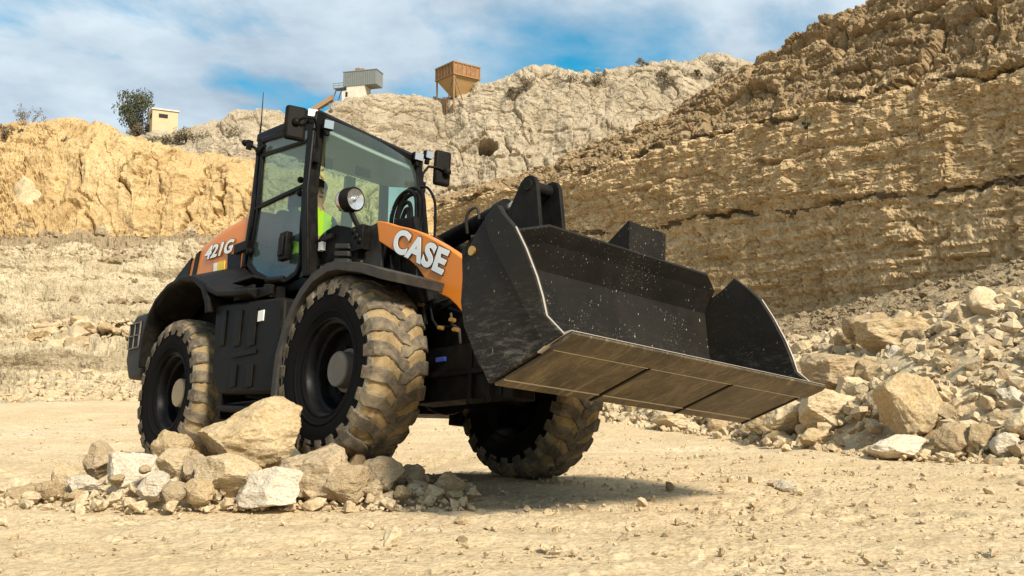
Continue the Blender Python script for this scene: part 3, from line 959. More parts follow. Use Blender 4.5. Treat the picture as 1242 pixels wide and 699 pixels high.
# the heap on the right: rocks one can single out
heap = [
    (1111, 496, 74, 84, 10.9, 'rock', 401, 'large rounded boulder standing alone at the front of the right rubble heap'),
    (1094, 545, 72, 32, 10.3, 'rock_white', 402, 'smooth whitish flat rock at the foot of the large standing boulder'),
    (1163, 535, 44, 42, 10.2, 'rock_brown', 403, 'squarish tan rock right of the whitish flat rock, at the heap foot'),
    (1197, 536, 40, 42, 10.1, 'rock', 404, 'squarish pale rock, neighbour on the right of the squarish tan rock'),
    (1108, 411, 118, 56, 14.0, 'rock', 405, 'widest pale boulder lying along the crest of the right heap'),
    (1222, 386, 34, 60, 13.5, 'rock', 406, 'tall upright pillar shaped rock near the crest of the right heap'),
    (1226, 456, 58, 68, 11.8, 'rock', 407, 'big tan boulder cut by the right picture edge, beside the pillar rock and below it'),
    (1180, 418, 66, 40, 13.2, 'rock_brown', 408, 'broad brownish rock between widest crest boulder and pillar rock'),
    (1010, 497, 70, 52, 12.4, 'rock', 409, 'pale rounded boulder right of the bucket tip at the heap foot'),
    (962, 505, 62, 44, 12.8, 'rock', 410, 'broad pale boulder just below the bucket tip'),
    (1020, 450, 76, 44, 13.4, 'rock_brown', 411, 'brownish slab behind the bucket tip, lower left of widest crest boulder'),
    (1040, 475, 44, 36, 12.8, 'rock', 412, 'pale angular rock between bucket tip boulder and large standing boulder'),
    (1058, 395, 60, 34, 15.2, 'rock_brown', 413, 'tan rock at the left end of the widest crest boulder'),
    (1180, 500, 54, 36, 11.0, 'rock', 414, 'low cream rock behind the two squarish rocks'),
    (1232, 562, 34, 22, 9.9, 'rock_brown', 415, 'small tan rock at the right picture edge on the sand before the heap'),
    (930, 512, 44, 34, 13.6, 'rock', 416, 'pale rock under the left part of the worn bucket edge near its tip'),
    (872, 514, 26, 20, 15.3, 'rock', 417, 'small roundish rock under the middle of the bucket edge'),
    (815, 510, 44, 22, 16.5, 'rock', 418, 'flat oval rock lying under the bucket, nearest to the tyre'),
    (1232, 418, 36, 40, 12.6, 'rock', 419, 'angular rock between pillar rock and big tan boulder at the edge'),
    (1146, 458, 50, 40, 12.0, 'rock', 420, 'pale rock behind the right shoulder of the large standing boulder'),
    (990, 532, 34, 24, 11.6, 'rock', 421, 'small cream rock on the sand in front of the bucket tip boulder'),
    (1240, 520, 40, 40, 10.3, 'rock_brown', 422, 'tan rock at the right picture edge next to the squarish pale rock'),
    (955, 591, 26, 14, 7.3, 'rock_white', 423, 'small white stone lying alone on the sand in front of the heap'),
    (941, 587, 22, 10, 7.5, 'rock', 424, 'low tan stone beside the lone small white stone'),
    (560, 655, 14, 8, 4.9, 'rock_brown', 425, 'thumb sized brown stone alone on the foreground sand'),
]
for (u, v, w, h, d, k, sd, lb) in heap:
    p = at(u, v, d); sc = d / FPX * 1.05
    me = rock_mesh('rock', sd, 15, 5 if w > 60 else 4, (1, 0.9, 1), 0.05, k)
    P = np.array([x.co[:] for x in me.vertices]); ext = P.max(0) - P.min(0); mid = (P.max(0) + P.min(0)) / 2
    me.vertices.foreach_set('co', ((P - mid) / ext).astype(np.float32).ravel()); me.update()
    put_rock(p + Vector((0, w * sc * 0.3, 0)), (w * sc, w * sc * 0.85, h * sc), (0, 0, 0), k, lb, None, me)


def heap_point():
    """a point of the heap, denser near its front"""
    while True:
        t = random.uniform(-8.2, 9.0); s = random.uniform(-0.25, 7.5)
        if random.random() > math.exp(-max(s - 2.5, 0) / 2.2): continue
        q = float(toe_q(t)) - s
        x = CL_B[0] + CL_D[0] * t - CL_N[0] * q; y = CL_B[1] + CL_D[1] * t - CL_N[1] * q
        if abs(x / y) < 0.56: return x, y, s, t


GH = 'rocks of the rubble heap on the right'
for i in range(184):
    x, y, s, t = heap_point()
    z = float(heap_h(np.array(x), np.array(y)))
    size = random.choice([random.uniform(0.22, 0.36), random.uniform(0.3, 0.55), random.uniform(0.45, 0.75)])
    if s < 0.4: size = min(size, 0.34)
    put_rock((x, y, max(z, 0) + size * 0.12), size, None, random.choice(['rock', 'rock', 'rock', 'rock_brown', 'rock_white']),
             'middling pale broken limestone rock among many alike in the right rubble heap', GH)


def scatter_stones(name, n, place, mat, label, cat, seed=5):
    """many small stones nobody would count, one mesh"""
    r = random.Random(seed)
    protos = []
    for k in range(10):
        bm = bmesh.new()
        for _ in range(11):
            z = r.uniform(-1, 1); a = r.uniform(0, 6.283); q = math.sqrt(1 - z * z)
            bm.verts.new((0.5 * q * math.cos(a), 0.42 * q * math.sin(a), 0.34 * z))
        h = bmesh.ops.convex_hull(bm, input=bm.verts)
        for v in [v for v in bm.verts if not v.link_faces]: bm.verts.remove(v)
        bmesh.ops.triangulate(bm, faces=bm.faces)
        bm.verts.index_update()
        protos.append((np.array([v.co[:] for v in bm.verts]), np.array([[v.index for v in f.verts] for f in bm.faces])))
        bm.free()
    Vs, Fs, b = [], [], 0
    for i in range(n):
        p, s = place(r)
        pv, pf = protos[i % 10]
        e = np.array(Euler((r.uniform(-.6, .6), r.uniform(-.6, .6), r.uniform(0, 6.28))).to_matrix())
        Vs.append(pv @ e.T * s + np.array(p)); Fs.append(pf + b); b += len(pv)
    o = link(name, mesh_np(name, np.concatenate(Vs), np.concatenate(Fs), None, False), None, [M[mat]])
    tag(o, label, cat, kind='stuff')
    return o


def pl_heap(r):
    t = r.uniform(-9, 14); s = r.uniform(-0.5, 6.2); q = float(toe_q(t)) - s
    x = CL_B[0] + CL_D[0] * t - CL_N[0] * q; y = CL_B[1] + CL_D[1] * t - CL_N[1] * q
    z = float(heap_h(np.array(x), np.array(y)))
    sz = r.uniform(0.06, 0.17) if r.random() < 0.72 else r.uniform(0.16, 0.33)
    if s < 0: sz *= 0.6
    return (x, y, max(z, 0) + sz * 0.2 + 0.05 * max(min(s, 1), 0)), sz


def pl_scree(r):
    t = r.uniform(-8, 18); q = r.uniform(0.0, float(toe_q(t)) - 4.2)
    x = CL_B[0] + CL_D[0] * t - CL_N[0] * q; y = CL_B[1] + CL_D[1] * t - CL_N[1] * q
    z = float(heap_h(np.array(x), np.array(y)))
    sz = r.uniform(0.05, 0.15) if r.random() < 0.9 else r.uniform(0.15, 0.34)
    return (x, y, z + sz * 0.15 + 0.04), sz


def pl_ground(r):
    d = 2.2 * math.exp(r.uniform(0, math.log(11))); a = r.uniform(-0.6, 0.6)
    x, y = d * math.sin(a), d * math.cos(a)
    sz = 0.012 * math.exp(r.gauss(0, 0.55)) * (1 + d * 0.08)
    return (x, y, float(ground_h(np.array(x), np.array(y))) + sz * 0.15), sz


def pl_clods(r):
    # loose clods strewn in bands on the right half of the yard
    x = r.gauss(2.6, 2.1); y = r.uniform(3.6, 11)
    sz = 0.017 * math.exp(r.gauss(0, 0.7))
    return (x, y, float(ground_h(np.array(x), np.array(y))) + sz * 0.2), min(sz, 0.11)


def pl_left(r):
    b = r.random()
    u = r.uniform(-40, 175)
    if b < 0.62: v, d = r.uniform(452, 488), None
    else: v, d = r.uniform(388, 426), None
    d = np.interp(v, [388, 424, 431, 458, 487], [39.3, 37.5, 35.3, 34.3, 31.9]) - 0.12
    sz = r.uniform(0.10, 0.32) if r.random() < 0.8 else r.uniform(0.3, 0.6)
    return tuple(at(u, v, d)), sz


def pl_mound(r):
    u = r.uniform(0, 575); d = r.uniform(6.0, 6.95)
    p = at(u, 600, d)
    pr = float(np.interp(p.x, [-3.6, -3.3, -2.6, -2.2, -1.8, -1.25, -0.75, -0.3, 0.1, 0.35], [0, 0.02, 0.07, 0.14, 0.18, 0.15, 0.09, 0.05, 0.02, 0]))
    e = max(0, 1 - ((p.y - 6.72) / 0.62) ** 2) ** 0.7
    sz = 0.022 * math.exp(r.gauss(0, 0.65)) if r.random() < 0.9 else r.uniform(0.06, 0.13)
    return (p.x, p.y, pr * e + sz * 0.2), sz


scatter_stones('heap_rubble', 10500, pl_heap, 'rubble', 'small broken stones filling the right rubble heap between the rocks', 'rubble', 5)
scatter_stones('scree', 8000, pl_scree, 'scree', 'grey brown scree of small stones at the foot of the shaded cliff', 'scree', 6)
scatter_stones('gravel', 9000, pl_ground, 'rubble', 'fine gravel strewn over the sandy quarry floor', 'gravel', 7)
scatter_stones('earth_clods', 2600, pl_clods, 'rubble', 'loose earth clods on the sand in front of the right heap', 'clods', 8)
def pl_ledge(r):
    u = r.uniform(-60, 230)
    w = r.random()
    if u < 130 and w < 0.55:
        v = r.uniform(262 + 0.3 * max(u, 0), 318)
    elif w < 0.85: v = r.uniform(296, 316)
    else: v = r.choice([r.gauss(345, 4), r.gauss(368, 4)])
    kk = min(max((u - 40) / 120, 0), 1)
    d = float(np.interp(v, [230, 297, 303, 345, 388], [46.9 - .5 * kk, 45.0 + kk, 43.5 + .5 * kk, 42.0, 39.5])) - 0.25
    sz = r.uniform(0.10, 0.30) if r.random() < 0.85 else r.uniform(0.3, 0.65)
    return tuple(at(u, v, d)), sz


scatter_stones('ledge_rubble', 2600, pl_ledge, 'scree', 'grey brown rubble lying on the ledges under the yellow cliff', 'rubble', 19)
scatter_stones('bench_rubble', 1500, pl_left, 'rubble', 'rubble of pale stones along the foot of the left benches', 'rubble', 9)
scatter_stones('pile_gravel', 1900, pl_mound, 'rubble', 'crushed stone chips between the rocks beside the loader', 'gravel', 10)

# bigger stones on the left bench
for i in range(26):
    u = random.uniform(-5, 165); v = random.uniform(392, 424)
    d = float(np.interp(v, [388, 424], [39.2, 37.4])) - 0.15
    s = random.uniform(0.5, 1.15) * (1.25 if 50 < u < 110 else 0.9)
    put_rock(at(u, v, d), (s * 1.2, s, s * 0.85), None, random.choice(['rock', 'rock', 'rock_brown']),
             'tumbled boulder among the row on the bench below the yellow cliff', 'boulders on the left bench')
me = rock_mesh('rock', 77, 22, 4, (1, 0.8, 1), 0.04, 'rock')
put_rock(at(38, 247, 46.6), (3.6, 2.2, 2.6), (0.1, 0.55, 0.3), 'rock', 'huge tilted slab of pale rock leaning on the left end of the yellow cliff', None, me)


# ------------------------------------------------------------------ the wheel loader
root = bpy.data.objects.new('wheel_loader', None)
root.location = (-1.40454602, 8.37977962, 0.0107771583)
root.rotation_mode = 'XYZ'
root.matrix_world = Matrix.Translation(root.location) @ Matrix.Rotation(-0.838896841, 4, 'Z') @ Matrix.Rotation(-0.0671743164, 4, 'Y') @ Matrix.Rotation(-0.115081286, 4, 'X')
COL.objects.link(root)
tag(root, 'orange and black articulated wheel loader with raised bucket, front wheel up on rocks', 'wheel loader')

# wheels -----------------------------------------------------------
RO = 0.665


def tyre_mesh():
    mb = MB()
    half = [(0.647, 0.0), (0.644, 0.08), (0.634, 0.15), (0.610, 0.195), (0.585, 0.217)]
    side = [(0.55, 0.226), (0.49, 0.228), (0.43, 0.222), (0.385, 0.207), (0.345, 0.186), (0.335, 0.176)]
    crown = [(r, -y) for r, y in reversed(half)] + half[1:]
    ring = []
    for (r0, y0), (r1, y1) in zip(crown[:-1], crown[1:]):
        ring += [(r0 + (r1 - r0) * k / 3, y0 + (y1 - y0) * k / 3) for k in range(3)]
    ring.append(crown[-1])
    mb.lathe(ring, 300, 2)
    Pm = np.array(mb.v); rad = np.hypot(Pm[:, 0], Pm[:, 2])
    edge = np.clip((0.21 - np.abs(Pm[:, 1])) / 0.04, 0, 1)
    bump_ = edge * (0.010 * fbm(Pm * 14, 4, 0.6) + 0.006 * ridged(Pm * 30, 2)) / rad
    Pm[:, 0] *= 1 + bump_; Pm[:, 2] *= 1 + bump_
    mb.v = [tuple(p) for p in Pm]
    mb.lathe(side, 96, 0)
    for q in (1, -1): mb.lathe([(0.586, q * 0.217), (0.57, q * 0.2225), (0.55, q * 0.226)], 96, 3)
    mb.lathe([(r, -y) for r, y in side], 96, 0)
    # raised rings on the sidewall
    for s in (1, -1):
        mb.lathe([(0.545, s * 0.225), (0.54, s * 0.2315), (0.533, s * 0.2315), (0.528, s * 0.227)], 96, 0)
        mb.lathe([(0.405, s * 0.213), (0.40, s * 0.219), (0.392, s * 0.217), (0.388, s * 0.208)], 96, 0)
    n = 23
    r = random.Random(3)
    for s in (1, -1):
        for k in range(n):
            a0 = 2 * math.pi * (k + (0.5 if s < 0 else 0)) / n
            path = [(-0.035, -0.075, 0.0), (0.025, -0.045, 0.0), (0.075, 0.03, 0.0), (0.125, 0.075, -0.004), (0.185, 0.085, -0.016), (0.222, 0.088, -0.048), (0.234, 0.088, -0.095)]
            wid = [0.060, 0.077, 0.075, 0.072, 0.079, 0.081, 0.066]
            vs_, fs = [], []
            jit = [r.uniform(-0.008, 0.004) for _ in path]
            for (y, da, dr), w, j in zip(path, wid, jit):
                top = RO + dr + j
                base = 0.628 + dr - 0.02 if y < 0.2 else 0.60 + dr
                for (fa, rad) in ((-1.2, base), (-1.0, top - 0.008), (-0.84, top), (0.84, top), (1.0, top - 0.008), (1.2, base)):
                    an = a0 + da + fa * w + r.uniform(-.009, .009)
                    yy = (y + r.uniform(-.004, .004)) * s
                    rad += r.uniform(-.003, .003)
                    vs_.append((rad * math.cos(an), yy, rad * math.sin(an)))
            m = 6
            for i in range(len(path) - 1):
                for q in range(m - 1):
                    fs.append((i * m + q, i * m + q + 1, (i + 1) * m + q + 1, (i + 1) * m + q))
            fs.append(tuple(range(m))); e = (len(path) - 1) * m
            fs.append(tuple(range(e + m - 1, e - 1, -1)))
            mb.add(vs_, fs, 1)
    return mb


def wheel(x, y, side, hubmat, spin):
    """side -1: outer face to -Y"""
    mb = MB()
    o_ = side
    prof = [(0.336, 0.195), (0.350, 0.190), (0.352, 0.180), (0.338, 0.172), (0.318, 0.165), (0.305, 0.14), (0.300, 0.10), (0.282, 0.085), (0.275, 0.03), (0.262, 0.0), (0.235, -0.02), (0.205, 0.0), (0.0, 0.005)]
    mb.lathe([(r, o_ * yy) for r, yy in prof], 72, 0)
    mb.lathe([(r, o_ * yy) for r, yy in [(0.275, 0.03), (0.29, -0.12), (0.318, -0.16), (0.338, -0.172), (0.352, -0.18), (0.350, -0.19), (0.336, -0.195), (0.30, -0.15), (0.262, -0.02)]], 72, 0)
    for k in range(10):
        a = 2 * math.pi * k / 10
        mb.cyl((0.168 * math.cos(a), o_ * 0.0, 0.168 * math.sin(a)), (0.168 * math.cos(a), o_ * 0.035, 0.168 * math.sin(a)), 0.014, 6)
    w = mb.build('wheel', M['rim'], root)
    w.location = (x, y, 0.66)
    w.rotation_euler = (0, spin, 0)
    t = tyre_mesh().build('tyre', [M['sidewall'], M['lug'], M['mud'], M['shoulder']], w, angle=30)
    h = MB()
    h.lathe([(0.0, o_ * 0.118), (0.118, o_ * 0.115), (0.126, o_ * 0.105), (0.130, o_ * 0.0)], 40, 0)
    h.lathe([(0.13, o_ * 0.03), (0.155, o_ * 0.028), (0.158, o_ * 0.0)], 40, 0)
    hb = h.build('hub', hubmat, w)
    return w


for x, y, s, hm, sp in ((1.325, -0.86, -1, M['hub_grey'], 0.1), (-1.325, -0.86, -1, M['hub_beige'], 0.35), (1.325, 0.86, 1, M['hub_grey'], 0.2), (-1.325, 0.86, 1, M['hub_grey'], 0.0)):
    wheel(x, y, s, hm, sp)

# axles, frames ----------------------------------------------------
for x in (1.325, -1.325):
    mb = MB()
    mb.tube([(x, -0.78, 0.66), (x, -0.45, 0.66), (x, -0.3, 0.66), (x, 0.3, 0.66), (x, 0.45, 0.66), (x, 0.78, 0.66)], [0.13, 0.12, 0.17, 0.17, 0.12, 0.13], 20)
    mb.sphere((x, 0, 0.66), 0.23)
    mb.build('axle', M['black'], root)
mb = MB()
mb.prism([(0.25, 0.62), (0.25, 1.15), (0.95, 1.35), (1.10, 1.92), (1.34, 1.90), (1.6, 1.2), (2.2, 1.0), (2.75, 0.86), (2.8, 0.72), (2.2, 0.66), (1.6, 0.60), (0.9, 0.56)], -0.42, -0.36)
mb.prism([(0.25, 0.62), (0.25, 1.15), (0.95, 1.35), (1.10, 1.92), (1.34, 1.90), (1.6, 1.2), (2.2, 1.0), (2.75, 0.86), (2.8, 0.72), (2.2, 0.66), (1.6, 0.60), (0.9, 0.56)], 0.36, 0.42)
mb.box(0.3, 1.05, -0.36, 0.36, 0.6, 0.68)
mb.box(1.62, 2.45, -0.36, 0.36, 0.66, 0.88)
mb.box(1.05, 1.15, -0.36, 0.36, 0.9, 1.8)
mb.build('front_frame', M['black'], root, 0.012)
mb = MB()
mb.box(1.62, 2.60, -0.56, -0.34, 0.44, 0.62)
mb.box(1.66, 2.56, -0.585, -0.30, 0.62, 0.80)
mb.box(2.60, 2.70, -0.55, -0.36, 0.42, 0.60)
mb.box(2.3, 2.34, -0.595, -0.58, 0.40, 0.80)
mb.box(2.50, 2.53, -0.595, -0.58, 0.40, 0.80)
mb.box(1.64, 2.58, -0.60, -0.57, 0.595, 0.63)
bum = mb.build('front_bumper', M['black'], root, 0.01)
mb = MB(); mb.box(1.97, 2.06, -0.606, -0.584, 0.70, 0.73)
mb.build('name_plate', M['sticker_blue'], bum)
mb = MB()
mb.prism([(-2.5, 0.55), (-2.5, 1.1), (-0.2, 1.1), (0.15, 0.95), (0.15, 0.62), (-0.4, 0.5)], -0.45, 0.45)
mb.build('rear_frame', M['black'], root, 0.015)

# hood -------------------------------------------------------------
hood_pts = [(-0.70, 2.30), (-1.0, 2.29), (-1.27, 2.265), (-1.70, 2.185), (-2.04, 2.055), (-2.28, 1.955), (-2.42, 1.86), (-2.48, 1.70), (-2.50, 1.30)]


def hood_mesh():
    mb = MB()
    rows = []
    n = 14
    for x, zt in hood_pts:
        yw = 0.755 - 0.05 * max(0, (-x - 1.6)) ** 1.3
        zb = min(1.62, zt - 0.3)
        rr_ = min(0.13, (zt - zb) * 0.4)
        row = [(x, -yw - 0.01, zb)]
        for k in range(7):
            a = math.pi / 2 * k / 6
            row.append((x, -yw + rr_ * (1 - math.cos(a)), zt - rr_ + rr_ * math.sin(a)))
        row.append((x, 0, zt + 0.03))
        row += [(p[0], -p[1], p[2]) for p in reversed(row[:-1])]
        rows.append(row)
    m = len(rows[0]); vs_ = [p for r_ in rows for p in r_]
    fs = [(i * m + j, i * m + j + 1, (i + 1) * m + j + 1, (i + 1) * m + j) for i in range(len(rows) - 1) for j in range(m - 1)]
    fs.append(tuple(range(m))); e = (len(rows) - 1) * m
    fs.append(tuple(range(e + m - 1, e - 1, -1)))
    mb.add(vs_, fs)
    return mb


hood = hood_mesh().build('hood', M['orange'], root, angle=50)


def hy(x): return -(0.755 - 0.05 * max(0, (-x - 1.6)) ** 1.3)


def on_side(poly, name, mat, parent, dy=0.012, th=0.012):
    mb = MB()
    c = [(x, hy(x) - dy, z) for x, z in poly]
    mb.plate(c, (0, th + dy, 0))
    return mb.build(name, mat, parent)


on_side([(-1.89, 2.045), (-2.10, 1.965), (-2.36, 1.86), (-2.38, 1.76), (-1.93, 1.76)], 'grille', M['black'], hood)
on_side([(-1.69, 2.08), (-1.78, 2.06), (-1.85, 1.76), (-1.745, 1.76)], 'grille', M['black'], hood)
on_side([(-0.80, 1.90), (-1.06, 1.935), (-1.035, 1.77), (-0.78, 1.74)], 'latch', M['black'], hood)
on_side([(-1.11, 1.885), (-1.26, 1.895), (-1.25, 1.80), (-1.10, 1.79)], 'sticker', M['sticker_yellow'], hood)
on_side([(-1.265, 1.89), (-1.34, 1.895), (-1.33, 1.81), (-1.26, 1.81)], 'sticker', M['sticker_white'], hood)
mb = MB(); mb.box(-0.88, -0.62, -0.80, -0.75, 1.90, 1.99)
mb.build('hinge', M['black'], root, 0.008)

# counterweight, tail lamp -------------------------------------------
mb = MB()
mb.box(-1.98, -0.62, -0.66, 0.66, 1.05, 1.64)
mb.build('engine_bay', M['black'], root)
mb = MB()
for s in (-1, 1):
    mb.prism([(-2.10, 1.50), (-2.48, 1.50), (-2.60, 1.42), (-2.62, 1.05), (-2.50, 0.86), (-2.18, 0.86)], s * 0.70, s * 1.0)
mb.prism([(-2.2, 1.42), (-2.62, 1.42), (-2.70, 1.1), (-2.55, 0.75), (-2.2, 0.75)], -0.70, 0.70)
cw = mb.build('counterweight', M['grey'], root, 0.03)
mb = MB()
mb.box(-2.56, -2.30, -1.012, -0.99, 1.16, 1.42)
tl = mb.build('tail_lamp', M['black'], cw)
mb = MB()
for z in (1.16, 1.285, 1.41): mb.box(-2.565, -2.295, -1.02, -1.008, z - 0.005, z + 0.005)
for x in (-2.56, -2.43, -2.30): mb.box(x - 0.005, x + 0.005, -1.02, -1.008, 1.16, 1.42)
mb.build('lamp_guard', M['hub_grey'], cw)

# rear fenders -------------------------------------------------------
arch = [(-2.02, 0.92), (-2.02, 1.20), (-1.95, 1.42), (-1.80, 1.56), (-1.55, 1.665), (-1.25, 1.695), (-0.98, 1.66), (-0.76, 1.55), (-0.64, 1.40), (-0.61, 1.28)]
for s in (-1, 1):
    mb = MB()
    out_ = arch
    inn_ = [(-1.97, 0.92), (-1.97, 1.19), (-1.90, 1.39), (-1.77, 1.52), (-1.54, 1.62), (-1.25, 1.65), (-1.0, 1.615), (-0.80, 1.51), (-0.69, 1.37), (-0.66, 1.28)]
    n = len(out_)
    ya, yb = s * 1.10, s * 0.62
    vs_ = []
    for (a, b) in zip(out_, inn_):
        lift = 0.10
        vs_ += [(a[0], ya, a[1]), (b[0], ya, b[1]), (b[0], yb, b[1] + 0.02), (a[0], yb, a[1] + 0.10)]
    fs = []
    for i in range(n - 1):
        for q in range(4):
            q2 = (q + 1) % 4
            fs.append((i * 4 + q, i * 4 + q2, (i + 1) * 4 + q2, (i + 1) * 4 + q))
    fs += [(0, 1, 2, 3), tuple((n - 1) * 4 + q for q in (3, 2, 1, 0))]
    mb.add(vs_, fs)
    # flat deck running forward to the cab
    dk = [(-1.9, 1.46, 1.60), (-1.55, 1.655, 1.76), (-1.25, 1.688, 1.81), (-0.95, 1.64, 1.80), (-0.72, 1.52, 1.77), (-0.5, 1.45, 1.66), (-0.2, 1.42, 1.53), (0.06, 1.40, 1.47)]
    vs_ = []
    for x, zo, zi in dk:
        vs_ += [(x, s * 1.085, zo), (x, s * 0.74, zi), (x, s * 0.74, zi - 0.25), (x, s * 1.085, zo - 0.04)]
    fs = [(i * 4 + q, i * 4 + (q + 1) % 4, i * 4 + 4 + (q + 1) % 4, i * 4 + 4 + q) for i in range(len(dk) - 1) for q in range(4)]
    fs += [(0, 1, 2, 3), tuple((len(dk) - 1) * 4 + q for q in (3, 2, 1, 0))]
    mb.add(vs_, fs)
    mb.build('rear_fender', M['plastic'], root, 0.012)

# front fenders ------------------------------------------------------
fa = [(0.665, 0.43), (0.665, 0.62), (0.675, 0.80), (0.74, 0.98), (0.83, 1.13), (0.95, 1.255), (1.10, 1.345), (1.30, 1.395), (1.45, 1.39), (1.75, 1.325), (2.02, 1.235)]
for s in (-1, 1):
    mb = MB(); vs_ = []; fs = []
    n = len(fa)
    for i, p in enumerate(fa):
        a = Vector(fa[max(i - 1, 0)]); b = Vector(fa[min(i + 1, n - 1)])
        t = (b - a).normalized(); nn = Vector((t.y, -t.x)) * 0.065
        q = Vector(p) + nn
        vs_ += [(p[0], s * 1.11, p[1]), (q.x, s * 1.11, q.y), (q.x, s * 0.55, q.y), (p[0], s * 0.55, p[1])]
    for i in range(n - 1):
        for k in range(4):
            fs.append((i * 4 + k, i * 4 + (k + 1) % 4, (i + 1) * 4 + (k + 1) % 4, (i + 1) * 4 + k))
    fs += [(0, 1, 2, 3), tuple((n - 1) * 4 + k for k in (3, 2, 1, 0))]
    mb.add(vs_, fs)
    for x, z in ((1.2, 1.378), (1.72, 1.335)):
        mb.sphere((x, s * 1.09, z + 0.004), 0.012, 8, 6)
    mb.build('front_fender', M['grey'] if s < 0 else M['plastic'], root, 0.014)

# side tank with panel grooves ----------------------------------------
for s in (-1, 1):
    mb = MB()
    y0, y1 = s * 1.03, s * 0.5
    mb.prism([(-0.62, 1.36), (0.56, 1.27), (0.62, 0.52), (-0.40, 0.58), (-0.55, 0.75)], y0, y1)
    tank = mb.build('side_tank', M['plastic'], root, 0.03)
    mb = MB()
    for (x0, z0, x1, z1) in ((-0.44, 1.28, -0.36, 0.98), (-0.20, 1.25, -0.08, 0.95), (0.06, 1.23, 0.18, 0.93), (-0.18, 0.80, -0.08, 0.62), (0.10, 0.78, 0.2, 0.60), (-0.2, 0.90, 0.22, 0.86)):
        mb.box(x0, x1, s * 1.032, s * 1.045, min(z0, z1), max(z0, z1))
    mb.box(-0.35, -0.02, s * 0.97, s * 1.0, 1.36, 1.46)
    mb.box(0.05, 0.30, s * 0.97, s * 1.0, 1.33, 1.41)
    mb.build('tank_ribs', M['plastic'], tank, 0.012)
    if s < 0:
        mb = MB(); mb.box(0.20, 0.29, -1.040, -1.031, 1.115, 1.20)
        st = mb.build('sticker', M['sticker_white'], tank)
        mb = MB(); mb.box(-0.36, 0.0, -1.02, -0.72, 1.505, 1.53); mb.cyl((0.02, -0.9, 1.50), (0.30, -0.9, 1.47), 0.03, 10)
        mb.cyl((0.14, -0.93, 1.33), (0.14, -0.93, 1.44), 0.05, 14)
        mb.build('foot_rail', M['black'], tank, 0.008)
    if s > 0: continue
    mb = MB()
    mb.cyl((-0.40, s * 1.0, 0.47), (0.60, s * 1.0, 0.40), 0.03, 12)
    for x in (-0.35, 0.52): mb.box(x - 0.02, x + 0.02, s * 1.02, s * 0.8, 0.38, 0.62)
    mb.box(-0.38, 0.6, s * 0.98, s * 0.7, 0.49, 0.51)
    mb.build('step', M['black'], root, 0.006)

# cab ---------------------------------------------------------------
FR_T, FR_M, FR_B = Vector((0.31, -0.73, 2.93)), Vector((0.30, -0.74, 2.2)), Vector((0.40, -0.72, 1.50))
FL_T, FL_B = Vector((0.03, 0.50, 2.90)), Vector((0.36, 0.46, 1.75))
RR_T, RR_M, RR_B = Vector((-0.735, -0.70, 3.03)), Vector((-0.66, -0.74, 2.3)), Vector((-0.72, -0.74, 1.75))
RL_T, RL_B = Vector((-0.74, 0.66, 3.0)), Vector((-0.72, 0.70, 1.7))
mb = MB()


def post(pts, a, b):
    """rectangular section post along points"""
    vs_ = []; fs = []
    for p in pts:
        for dx, dy in ((-a, -b), (a, -b), (a, b), (-a, b)): vs_.append((p[0] + dx, p[1] + dy, p[2]))
    for i in range(len(pts) - 1):
        for k in range(4): fs.append((i * 4 + k, i * 4 + (k + 1) % 4, (i + 1) * 4 + (k + 1) % 4, (i + 1) * 4 + k))
    fs += [(3, 2, 1, 0), tuple((len(pts) - 1) * 4 + k for k in range(4))]
    mb.add(vs_, fs)


post([FR_B, FR_M, FR_T], 0.055, 0.05)
post([FL_B, FL_T], 0.035, 0.04)
post([RR_B, RR_M, RR_T], 0.035, 0.035)
post([RL_B, RL_T], 0.04, 0.04)
mb.plate([RR_B + Vector((0, 0, -0.25)), (-0.30, -0.74, 1.47), (0.2, -0.73, 1.42), (0.46, -0.72, 1.42), (0.46, -0.72, 1.50), (0.28, -0.74, 1.52), (0.10, -0.74, 1.495), (-0.31, -0.74, 1.565), (-0.52, -0.74, 1.65), (-0.66, -0.74, 1.76), RR_B], (0, 0.06, 0))
mb.plate([(-0.72, -0.70, 1.35), (0.42, -0.70, 1.30), (0.40, 0.5, 1.35), (-0.72, 0.68, 1.40)], (0, 0, 0.06))           # floor
mb.plate([(-0.74, 0.70, 1.40), (0.40, 0.47, 1.35), (0.40, 0.47, 1.85), (-0.72, 0.71, 1.85)], (0, -0.04, 0))              # left lower panel
mb.plate([(-0.72, -0.70, 1.40), (-0.72, 0.66, 1.40), (-0.72, 0.66, 2.0), (-0.72, -0.70, 2.0)], (0.04, 0, 0))             # rear lower panel
mb.plate([(0.42, -0.72, 1.35), (0.40, 0.46, 1.35), (0.38, 0.46, 1.78), (0.42, -0.72, 1.78)], (-0.04, 0, 0))              # front lower panel
cab = mb.build('cab', M['black'], root, 0.012)
# roof with lining
mb = MB()
plan = [(0.33, -0.78), (0.20, -0.2), (0.13, 0.15), (0.06, 0.55), (-0.2, 0.68), (-0.78, 0.70), (-0.78, -0.74)]


def rz(x, y): return 2.955 - 0.09 * (x + 0.2) - 0.022 * (y + 0.7)


